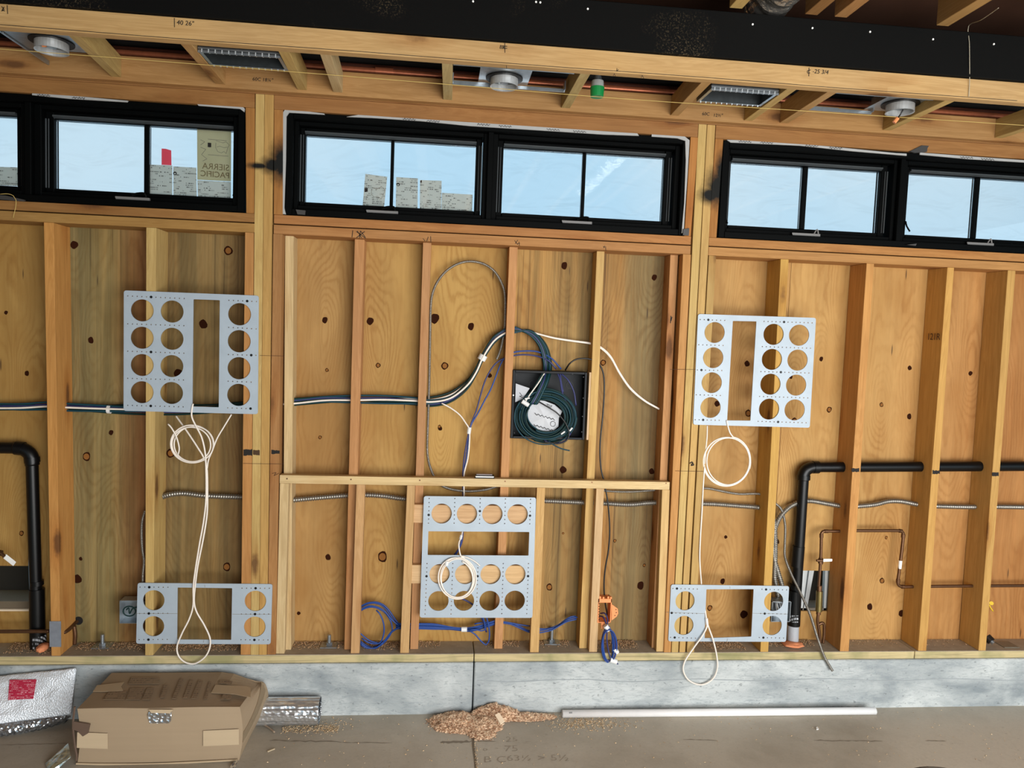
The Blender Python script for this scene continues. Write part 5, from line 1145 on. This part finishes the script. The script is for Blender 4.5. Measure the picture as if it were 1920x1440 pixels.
# open rectangular duct boots
def boot(label, x0, x1, y0, y1):
    root = empty('duct_boot', (0, 0, 0)); tag(root, label, 'duct', 'duct boots in the soffit'); z0 = 2.703; t = .002
    bm = bmesh.new()
    for (a, b, c_, d) in ((x0, x1, y0, y0 + t), (x0, x1, y1 - t, y1), (x0, x0 + t, y0, y1), (x1 - t, x1, y0, y1)): bxm(bm, a, b, c_, d, z0, z0 + .20)
    bxm(bm, x0, x1, y0, y1, z0 + .20, z0 + .202); from_bm('duct_walls', bm, DARKGALV, root)
    bm = bmesh.new(); w = .012
    for (a, b, c_, d) in ((x0, x1, y0, y0 + w), (x0, x1, y1 - w, y1)): bxm(bm, a, b, c_, d, z0 - .0015, z0)
    for (a, b, c_, d) in ((x0, x0 + w, y0 + w, y1 - w), (x1 - w, x1, y0 + w, y1 - w)): bxm(bm, a, b, c_, d, z0 - .0015, z0)
    from_bm('flange', bm, GALV, root)
    bm = bmesh.new(); n = 12
    for i in range(n):
        xx = x0 + .015 + (x1 - x0 - .03) * i / (n - 1)
        for yy in (y0 + .006, y1 - .006): bxm(bm, xx - .0022, xx + .0022, yy - .003, yy + .003, z0 - .006, z0 - .0015)
    for i in range(n):
        xx = x0 + .012 + (x1 - x0 - .03) * i / (n - 1); bxm(bm, xx, xx + .0035, y0 - .002, y0, z0 - .006, z0 + .006)
    lip = bmesh.new(); bxm(lip, x0, x1, y0 - .0015, y0, z0 - .008, z0 + .001); bxm(lip, x0, x1, y0 - .0015, y0, z0 + .005, z0 + .012); from_bm('slotted_lip', lip, GALV, root)
    tg = from_bm('bent_tabs', bm, plain('bright_tabs', (214, 220, 222), .35, .4) if 'bright_tabs' not in bpy.data.materials else bpy.data.materials['bright_tabs'], root); tg['kind'] = 'stuff'
boot('open rectangular duct boot in the left part of the soffit', -.895, -.606, -.425, -.275)
boot('open rectangular duct boot in the right part of the soffit, above the pen figures', 1.016, 1.288, -.42, -.255)
# sprinkler head with green cap
sp = empty('sprinkler_head', (0, 0, 0)); tag(sp, 'sprinkler head with green plastic cap hanging in the soffit', 'sprinkler')
c = PW(1120, 165, -.25); sx, sy = c.x, -.25
z = lambda py: PW(1120, py, -.25).z
bm = bmesh.new(); cyl(bm, (sx, sy, z(164)), (sx, sy, z(182)), .0285, 24, .026); from_bm('green_cap', bm, GREEN, sp)
bm = bmesh.new(); cyl(bm, (sx, sy, z(152)), (sx, sy, z(164)), .024, 24, .026); from_bm('grey_body', bm, plain('clouded_plastic', (160, 162, 160), .4), sp)
bm = bmesh.new(); cyl(bm, (sx, sy, z(143)), (sx, sy, z(152)), .014, 12, .018); cyl(bm, (sx, sy, 2.86), (sx, sy, z(143)), .010, 12); from_bm('fitting', bm, GALV, sp)
# copper pipe over the top plate, and string
cpo = empty('copper_pipe', (0, 0, 0)); tag(cpo, 'fat bright copper pipe running the length of the soffit cavity', 'pipe')
bm = bmesh.new(); cyl(bm, (-4.1, .03, 2.826), (4.6, .03, 2.826), .0145, 20); o = from_bm('tubing', bm, COPPER, cpo)
for p in o.data.polygons: p.use_smooth = len(p.vertices) == 4
a = PW(704, 138, .03).x; bm = bmesh.new(); cyl(bm, (a, .03, 2.826), (a + .075, .03, 2.826), .0185, 20); from_bm('coupling', bm, COPPER, cpo)
cp2 = tube('copper_pipe', [(-4.1, .09, 2.862), (4.6, .09, 2.862)], .012, plain('dull_old_copper', (120, 70, 54), .5, .5), None, 12, .5); tag(cp2, 'second dull copper pipe behind the bright one in the soffit cavity', 'pipe')
tag(tube('chalk_string', [(-1.9, -.335, 2.688), (-1.17, -.31, 2.693), (-.485, -.29, 2.694), (.10, -.275, 2.693), (.697, -.262, 2.691), (1.404, -.272, 2.690), (1.9, -.28, 2.690), (2.7, -.29, 2.691)], .0012, STRG, None, 5, .1), 'thin yellow string stretched under the soffit blocks', 'string')
tag(tube('hanging_string', pix([(1872, 15, -1.0), (1840, 37, -.75), (1816, 49, -.552), (1817.5, 80, -.552), (1818, 120, -.552), (1818, 150, -.538), (1817.5, 165, -.535), (1816.5, 181, -.535)]), .0014, plain('pale_string', (178, 170, 150), .8), None, 5, .02), 'pale string hanging down the black beam at the right', 'string')
tag(tube('thread_scrap', pix([(0, 364), (15, 363.5), (25, 367), (30, 375), (29, 390), (26, 402), (25, 408)], -.012), .0013, STRG, None, 5, .01), 'yellow thread scrap dangling over the left window sill', 'thread')
# foil duct above the black beam
fd = empty('foil_duct', (0, 0, 0)); tag(fd, 'crumpled silver foil duct between joists above the black beam', 'duct')
bm = bmesh.new(); pth = [Vector((1.205, -3.0 + i * .02, 3.040)) for i in range(130)]
tube_bm(bm, pth, .085, 24, rad=lambda i: .085 + .004 * math.sin(i * 1.9) + .004 * noise.noise(Vector((i * .3, 0, 0))))
for v in bm.verts: v.co += Vector((noise.noise(v.co * 14), 0, noise.noise(v.co * 14 + Vector((9, 0, 0))))) * .012
from_bm('foil_sleeve', bm, DUCTFOIL, fd, None, False)

# ================================================================== ON THE FLOOR
# carton lying by the curb
bx = empty('cardboard_box', (0, 0, 0)); tag(bx, 'long dented brown cardboard box lying on the floor by the curb', 'box')
x0, x1, y0, y1, zt = -1.345, -.737, -.352, -.052, .222
bm = bmesh.new(); bmesh.ops.create_cube(bm, size=1)
bmesh.ops.subdivide_edges(bm, edges=bm.edges[:], cuts=11, use_grid_fill=True)
for v in bm.verts:
    u, vv, w_ = v.co.x + .5, v.co.y + .5, v.co.z + .5
    x = x0 + (x1 - x0) * u; y = y0 + (y1 - y0) * vv; zz = zt * w_
    # right end bulges, its far top corner is crushed; long faces sag slightly
    x += .045 * max(0, u - .75) * 4 * math.sin(math.pi * w_) * (.3 + .7 * vv)
    if u > .8 and w_ > .8: zz -= .05 * (u - .8) * 5 * (w_ - .8) * 5 * vv; 
    y -= .006 * math.sin(math.pi * u) * math.sin(math.pi * w_) * (1 if vv < .1 else 0)
    zz += .004 * noise.noise(Vector((x * 5, y * 5, 1))) * (1 if w_ > .95 else 0); y += .003 * noise.noise(Vector((x * 6, 0, zz * 9)))
    if u < .1: x += .01 * math.sin(math.pi * w_)
    v.co = Vector((x, y, max(zz, .001)))
bmesh.ops.bevel(bm, geom=[e for e in bm.edges if e.is_boundary], offset=.004, affect='EDGES')
from_bm('carton', bm, CARD, bx)
def slab(name, pts, n, th, mat, par):
    """thin sheet through world points, pushed out along n"""
    bm = bmesh.new(); n = Vector(n).normalized() * th; a = [bm.verts.new(Vector(p)) for p in pts]; b = [bm.verts.new(Vector(p) + n) for p in pts]
    bm.faces.new(b); bm.faces.new(a[::-1])
    for i in range(len(a)): j = (i + 1) % len(a); bm.faces.new((a[i], a[j], b[j], b[i]))
    return from_bm(name, bm, mat, par)
yf = y0 - .009
def FR(x, y): return PW(x, y, yf)
slab('tape_strip', [FR(145, 1373), FR(202, 1375), FR(202, 1404), FR(144, 1402)], (0, -1, 0), .0008, CARDP, bx)
slab('tape_strip', [FR(381, 1370), FR(448, 1367), FR(448, 1396), FR(381, 1399)], (0, -1, 0), .0008, CARDP, bx)
def end_x(vv, zz): return x1 + .045 * math.sin(math.pi * min(1, zz / zt)) * (.3 + .7 * vv) + .0015
bm = bmesh.new(); rows = []
for i in range(13):
    vv = i / 12 * .93; zc = .095 + .085 * vv ** 1.6; yy = y0 + (y1 - y0) * vv
    rows.append([bm.verts.new((end_x(vv, zc + q), yy, zc + q)) for q in (-.021, 0, .021)])
for a, b in zip(rows[:-1], rows[1:]):
    for k in range(2): bm.faces.new((a[k], b[k], b[k + 1], a[k + 1]))
bmesh.ops.solidify(bm, geom=bm.faces[:], thickness=-.0008)
from_bm('tape_strip', bm, CARDP, bx)
ZT = zt + .0035
def TP(x, y): return PZ(x, y, ZT)
slab('tape_strip', [TP(396, 1299), TP(404, 1284), TP(462, 1287), TP(470, 1290), TP(470, 1308), TP(440, 1302)], (0, 0, 1), .0008, CARDP, bx)
slab('tape_strip', [TP(174, 1297), TP(182, 1285), TP(233, 1279), TP(227, 1287), TP(231, 1295), TP(200, 1297)], (0, 0, 1), .0008, CARDP, bx)
for pts in ([(246, 1270), (300, 1270), (298, 1282), (240, 1283)], [(193, 1312), (204, 1296), (238, 1296), (232, 1312)], [(236, 1312), (244, 1290), (272, 1290), (262, 1312)], [(266, 1312), (276, 1290), (290, 1290), (282, 1312)], [(322, 1310), (338, 1272), (344, 1272), (330, 1310)], [(343, 1309), (356, 1275), (362, 1275), (352, 1309)], [(358, 1310), (372, 1276), (380, 1276), (368, 1310)], [(300, 1308), (308, 1284), (316, 1284), (308, 1308)], [(382, 1311), (392, 1278), (396, 1278), (388, 1311)], [(414, 1311), (418, 1302), (435, 1303), (432, 1311)], [(410, 1281), (412, 1275), (436, 1277), (434, 1283)]):
    slab('printed_block', [TP(*p) for p in pts], (0, 0, 1), .0006, CARDPRINT, bx)
for i in range(2): text('carton_print', '▯▯' if False else 'II', .03, TP(190 + i * 22, 1294 - i * 3), (1, .1, 0), (0, 1, 0), SOFTINK, bx)
slab('hand_hole', [FR(277, 1341), FR(280, 1334), (FR(322, 1335)), FR(321, 1351), FR(317, 1356), FR(281, 1356)], (0, -1, 0), .0012, FOIL, bx)
slab('hole_flap', [FR(279, 1330), FR(325, 1330), FR(319, 1337), FR(284, 1336)], (0, -1, 0), .003, CARDP, bx)
bm = bmesh.new(); tube_bm(bm, spline([FR(140, 1325), FR(137, 1360), FR(140, 1395), FR(144, 1418), FR(143, 1426)], .01), .004, 6); from_bm('torn_edge', bm, plain('dark_card', (96, 76, 62), .8), bx)
slab('torn_flap', [FR(139, 1352), FR(170, 1357), FR(166, 1374), FR(156, 1380), FR(146, 1370), FR(136, 1366)], (0, -1, 0), .004, bpy.data.materials['dark_card'], bx)
bm = bmesh.new(); tube_bm(bm, spline([FR(143, 1432), FR(200, 1433), FR(300, 1432), FR(446, 1425)], .02), .0035, 6); from_bm('bottom_fold', bm, CARDP, bx)
# foil blanket leaning at the left
fb = empty('foil_blanket', (0, 0, 0)); tag(fb, 'folded silver foil insulation blanket with a red label, leaning at the left', 'insulation')
tl, tr = PW(-45, 1272, -.03), PW(143, 1253, -.03); br, blf = PZ(133, 1341, .05), PZ(-45, 1364, .045)
nx, ny = 44, 24; bm = bmesh.new(); g = []
nrm = (tr - tl).cross(blf - tl).normalized()
if nrm.y > 0: nrm = -nrm
for side in (0, 1):
    rowv = []
    for j in range(ny + 1):
        r = []
        for i in range(nx + 1):
            u, v = i / nx, j / ny; p = (tl * (1 - u) + tr * u) * (1 - v) + (blf * (1 - u) + br * u) * v
            edge = min(u, 1 - u, v, 1 - v) if u > .02 else min(v, 1 - v)
            p += nrm * ((.004 + .010 * min(1, edge * 6) + .004 * noise.noise(Vector((u * 9, v * 6, 2)))) * (1 if side == 0 else -1.2))
            if side == 1: p.z = max(p.z, .004)
            r.append(bm.verts.new(p))
        rowv.append(r)
    g.append(rowv)
for s in (0, 1):
    for j in range(ny):
        for i in range(nx): bm.faces.new((g[s][j][i], g[s][j][i + 1], g[s][j + 1][i + 1], g[s][j + 1][i]))
for i in range(nx):
    for j in (0, ny): bm.faces.new((g[0][j][i], g[0][j][i + 1], g[1][j][i + 1], g[1][j][i]))
for j in range(ny):
    for i in (0, nx): bm.faces.new((g[0][j][i], g[0][j + 1][i], g[1][j + 1][i], g[1][j][i]))
from_bm('blanket_sheet', bm, FOILBAG, fb, None, True)
bm = bmesh.new(); g = []
for i in range(31):
    u = i / 30; p = blf * (1 - u) + br * u; q = PZ(-45 + 178 * u, 1384 - 32 * u ** 2 - (8 if u > .95 else 0), .004)
    g.append([bm.verts.new(p + nrm * .008), bm.verts.new((p + q) / 2 + Vector((0, -.012 + .006 * math.sin(i * 1.7), .006 * math.sin(i * 2.3)))), bm.verts.new(q + Vector((0, 0, .004 * (i % 2)))), bm.verts.new(q + Vector((0, .03, -.002)))])
for a, b in zip(g[:-1], g[1:]):
    for k in range(3): bm.faces.new((a[k], b[k], b[k + 1], a[k + 1]))
bmesh.ops.solidify(bm, geom=bm.faces[:], thickness=.002); from_bm('folded_edge', bm, FOIL, fb, None, True)
def on_bag(u, v): return (tl * (1 - u) + tr * u) * (1 - v) + (blf * (1 - u) + br * u) * v + nrm * .0205
def uv(px, py): # nearest blanket parameters of a photographed point
    best = None
    for i in range(101):
        for j in range(61):
            p = (tl * (1 - i / 100) + tr * (i / 100)) * (1 - j / 60) + (blf * (1 - i / 100) + br * (i / 100)) * (j / 60) + nrm * .015
            a = (p - Vector((0, -D, H))); c = [sum(M[k][m] * a[m] for m in range(3)) for k in range(3)]
            d2 = (960 + F * c[0] / c[2] - px) ** 2 + (720 + F * c[1] / c[2] - py) ** 2
            if best is None or d2 < best[0]: best = (d2, i / 100, j / 60)
    return best[1:]
slab('red_label', [on_bag(*uv(*p)) for p in ((16, 1313), (20, 1276), (69, 1274), (64, 1310))], nrm, .0008, REDP, fb)
# foil strip, foil roll, conduit stub
tp = slab('foil_tape_strip', [PZ(85, 1432, .004), PZ(128, 1394, .05), PZ(133, 1420, .03), PZ(108, 1443, .004), PZ(92, 1448, .004)], (0, -.5, 1), .002, foil('crumpled_foil', 40, .9, (206, 222, 220), .3), None); tag(tp, 'crumpled strip of foil tape on the floor left of the cardboard box', 'tape')
fr = empty('foil_roll', (0, 0, 0)); tag(fr, 'roll of silver bubble foil lying behind the right end of the cardboard box', 'roll')
cy_, cz_, rr = -.075, .058, .056
bm = bmesh.new(); n = 40; prev = None; x0r, x1r = -.76, X(598, 1333, -.1)
for k in range(25):
    x = x0r + (x1r - x0r) * k / 24
    rg_ = [bm.verts.new((x, cy_ + (rr + .0016 * math.sin(i * 2.7) + .0012 * math.sin(i * 1.1 + k * 2)) * math.cos(2 * math.pi * i / n), cz_ + (rr + .0016 * math.sin(i * 2.7)) * math.sin(2 * math.pi * i / n))) for i in range(n)]
    if prev:
        for i in range(n): bm.faces.new((prev[i], prev[(i + 1) % n], rg_[(i + 1) % n], rg_[i]))
    prev = rg_
from_bm('roll_sleeve', bm, FOILR, fr, None, False)
bm = bmesh.new(); sp_ = []
for i in range(110): t = i * .32; r = .008 + (rr - .008) * i / 110; sp_.append(Vector((x1r, cy_ + r * math.cos(t), cz_ + r * math.sin(t))))
for a, b in zip(sp_[:-1], sp_[1:]):
    v = [bm.verts.new(a), bm.verts.new(b), bm.verts.new(b - Vector((.06, 0, 0))), bm.verts.new(a - Vector((.06, 0, 0)))]; bm.faces.new(v)
bmesh.ops.solidify(bm, geom=bm.faces[:], thickness=.001)
from_bm('wound_layers', bm, FOIL, fr)
tag(tube('wire_stub', [PZ(488, 1350, .012), PZ(494, 1358, .010), PZ(504, 1364, .008), PZ(515, 1373, .005)], .004, plain('tan_cord', (150, 130, 110), .7), None, 7), 'short tan cord end sticking out from behind the cardboard box', 'cord')
# white pvc pipe
pv = empty('pvc_pipe', (0, 0, 0)); tag(pv, 'long white plastic pipe lying on the floor along the curb', 'pipe')
a, b = PZ(1055, 1348, 0), PZ(1643, 1342, 0); a.z = b.z = .0175; a.y += .012; b.y += .012
d = (b - a).normalized(); u = Vector((0, 0, 1)); s = d.cross(u)
bm = bmesh.new(); n = 28; R0, R1 = .0168, .0140
A = [[bm.verts.new(p + (u * math.cos(2 * math.pi * i / n) + s * math.sin(2 * math.pi * i / n)) * r) for i in range(n)] for p, r in ((a, R0), (b, R0), (b, R1), (a, R1))]
for k in range(4):
    for i in range(n): bm.faces.new((A[k][i], A[k][(i + 1) % n], A[(k + 1) % 4][(i + 1) % n], A[(k + 1) % 4][i]))
o = from_bm('pipe_tube', bm, PVC, pv)
for p in o.data.polygons: p.use_smooth = True
for (px, w_, s_) in ((1068, .03, 'IIIIII'), (1378, .03, 'IIIIII'), (1419, .03, 'IIIIII')):
    q_ = PZ(px, 1341, .026); text('pipe_marking', s_, .010, (q_.x, a.y - .0150, .0265), (1, 0, 0), (0, .65, .75), INK, pv, th=.0006)
# sawdust heap and scatter
def chips(name, label, pos, mat, size=(.003, .009), par=None, kindset=True):
    V = []; Fc = []
    for (p, nrmz) in pos:
        l = random.uniform(*size); w_ = l * random.uniform(.3, .7); t = random.uniform(.0004, .0014)
        a = random.uniform(0, math.tau); tilt = random.uniform(-.7, .7)
        ux = Vector((math.cos(a), math.sin(a), math.sin(tilt) * .6)) * l / 2; uy = Vector((-math.sin(a), math.cos(a), random.uniform(-.4, .4))) * w_ / 2; up = Vector((0, 0, t))
        k = len(V); V += [p - ux - uy, p + ux - uy, p + ux + uy, p - ux + uy, p - uy * .3 + up * 2]
        Fc += [(k, k + 1, k + 2, k + 3), (k, k + 1, k + 4), (k + 1, k + 2, k + 4), (k + 2, k + 3, k + 4), (k + 3, k, k + 4)]
    me = bpy.data.meshes.new(name); me.from_pydata(V, [], Fc); o = link(name, me, mat, par)
    if kindset: tag(o, label, 'sawdust' if par is None else None, None, 'stuff')
    return o
def chipmat(name, c1, c2):
    n = N(name); v = n.n('ShaderNodeTexVoronoi'); n.set(v, 'Vector', n.pos()); v.inputs['Scale'].default_value = 150
    s = n.n('ShaderNodeSeparateColor', **{'i_0': v.outputs['Color']}).outputs[0]
    return n.done(n.bsdf(n.mix(s, lin(c1), lin(c2)), .8))
CHIP = chipmat('wood_chips', (176, 128, 94), (250, 222, 188)); CHIPP = chipmat('pale_chips', (170, 136, 96), (240, 214, 174))
pos = []; HP = [((.13, -.095), (.115, .085), .030), ((.30, -.045), (.13, .045), .048), ((.23, -.11), (.10, .08), .022), ((.42, -.055), (.15, .035), .014), ((.235, -.185), (.06, .045), .008)]
bm = bmesh.new()
def hgt(x, y):
    k = noise.noise(Vector((x * 22, y * 22, 3))) * .32 + noise.noise(Vector((x * 60, y * 60, 5))) * .2
    return max([0] + [h * max(0, 1 + k - ((x - c[0]) / r[0]) ** 2 - ((y - c[1]) / r[1]) ** 2) ** .9 for c, r, h in HP])
gx, gy = 60, 34; gv = [[bm.verts.new((-.02 + .62 * i / gx, -.25 + .235 * j / gy, hgt(-.02 + .62 * i / gx, -.25 + .235 * j / gy) - .002)) for i in range(gx + 1)] for j in range(gy + 1)]
for j in range(gy):
    for i in range(gx):
        f = (gv[j][i], gv[j][i + 1], gv[j + 1][i + 1], gv[j + 1][i])
        if max(v.co.z for v in f) > 0: bm.faces.new(f)
heap = from_bm('sawdust_heap', bm, CHIP, None, None, True); tag(heap, 'heap of sawdust and shavings on the floor against the curb joint', 'sawdust', None, 'stuff')
while len(pos) < 8000:
    x, y = random.uniform(-.03, .64), random.uniform(-.26, -.012); h = hgt(x, y)
    if h > .0003 or (random.random() < .05 and hgt(x * .93 + .016, y * .9 - .01) > 0): pos.append((Vector((x, y, h + random.uniform(0, .004))), 0))
chips('shavings', None, pos, CHIP, (.006, .016), heap, False)['kind'] = 'stuff'
pos = []
for _ in range(500): pos.append((Vector((random.gauss(.72, .09), random.gauss(-.115, .028), .001)), 0))
for _ in range(420): pos.append((Vector((random.uniform(-.62, -.38), random.gauss(-.125, .018), .001)), 0))
for _ in range(260): pos.append((Vector((random.uniform(-.7, 2.6), random.uniform(-.46, -.03), .001)), 0))
for _ in range(90): pos.append((Vector((random.gauss(-.4, .07), random.gauss(-.09, .04), .001)), 0))
for _ in range(50): pos.append((Vector((xj + random.uniform(-.004, .008), random.uniform(-.45, -.15), .001)), 0))
chips('floor_sawdust', 'stray sawdust flecks scattered over the concrete floor', [p for p in pos if p[0].y < -.02], CHIPP, (.003, .008))
pos = []
for x0_, x1_, n_, y0_ in ((-1.83, -1.63, 900, .01), (-1.55, -1.24, 900, .04), (-1.18, -.86, 1500, .03), (-.62, -.42, 500, .05), (-.42, -.34, 200, .06), (-.30, -.13, 700, .03), (-.05, .05, 150, .05), (.26, .42, 250, .06), (.46, .66, 500, .06), (.76, .98, 900, .03), (1.3, 1.5, 700, .01), (1.56, 1.86, 900, .05), (1.98, 2.3, 90, .03), (2.4, 2.7, 50, .03)):
    for _ in range(n_): pos.append((Vector((random.uniform(x0_, x1_), min(.136, max(.004, random.triangular(y0_, .139, .125))), ZP1 + .001 + random.uniform(0, .004))), 0))
chips('sill_sawdust', 'sawdust lying along the top of the sill plate between the studs', pos, chipmat('sill_chips', (118, 86, 58), (216, 176, 132)), (.002, .007))
sc_ = slab('wood_scrap', [PZ(928, 1342, .052), PZ(936, 1338, .056), PZ(946, 1354, .034), PZ(938, 1359, .03)], (0, -.4, 1), .006, plain('pale_scrap', (238, 214, 184), .7), None); tag(sc_, 'pale offcut of wood resting on the sawdust heap', 'offcut')
tag(slab('wood_sliver', [PZ(501, 1409, .001), PZ(515, 1403.5, .001), PZ(515.5, 1405, .001), PZ(502, 1410.5, .001)], (0, 0, 1), .003, plain('sliver_wood', (206, 188, 156), .7), None), 'thin wood sliver on the floor right of the cardboard box', 'sliver')
tag(slab('white_crumb', [PZ(1530, 1365, .001), PZ(1533, 1364, .001), PZ(1535, 1368, .001), PZ(1531, 1369, .001)], (0, 0, 1), .004, WHT, None), 'tiny white crumb alone on the floor before the white pipe', 'crumb')
# torn foil scrap at the carton's near corner
tag(slab('foil_scrap', [PZ(440, 1431, .002), PZ(447, 1425, .02), PZ(444, 1436, .01), PZ(438, 1441, .002), PZ(431, 1440, .002), PZ(433, 1434, .006)], (0, -.4, 1), .002, FOIL, None), 'small torn foil scrap at the near right corner of the cardboard box', 'scrap')
# rounded grey object whose rim just enters the frame at the bottom right
rd = empty('round_stool', (0, 0, 0)); tag(rd, 'dark rimmed round grey top just entering the bottom edge at the right', 'stool')
zc_ = .45; c = PZ(1738, 1437, zc_); R_ = .17; c.y -= R_
bm = bmesh.new(); cyl(bm, (c.x, c.y, zc_ - .05), (c.x, c.y, zc_), R_, 48); from_bm('dark_rim', bm, plain('dark_rubber', (40, 34, 28), .7), rd)
bm = bmesh.new(); cyl(bm, (c.x, c.y, zc_ - .002), (c.x, c.y, zc_ + .003), R_ - .008, 48); from_bm('grey_top', bm, concrete('grey_felt', (128, 122, 110), (92, 88, 78), False, 3), rd)
bm = bmesh.new()
for k in range(4):
    t = math.pi / 4 + k * math.pi / 2; cyl(bm, (c.x + .12 * math.cos(t), c.y + .12 * math.sin(t), zc_ - .05), (c.x + .15 * math.cos(t), c.y + .15 * math.sin(t), 0), .014, 12)
from_bm('legs', bm, bpy.data.materials['dark_rubber'], rd)
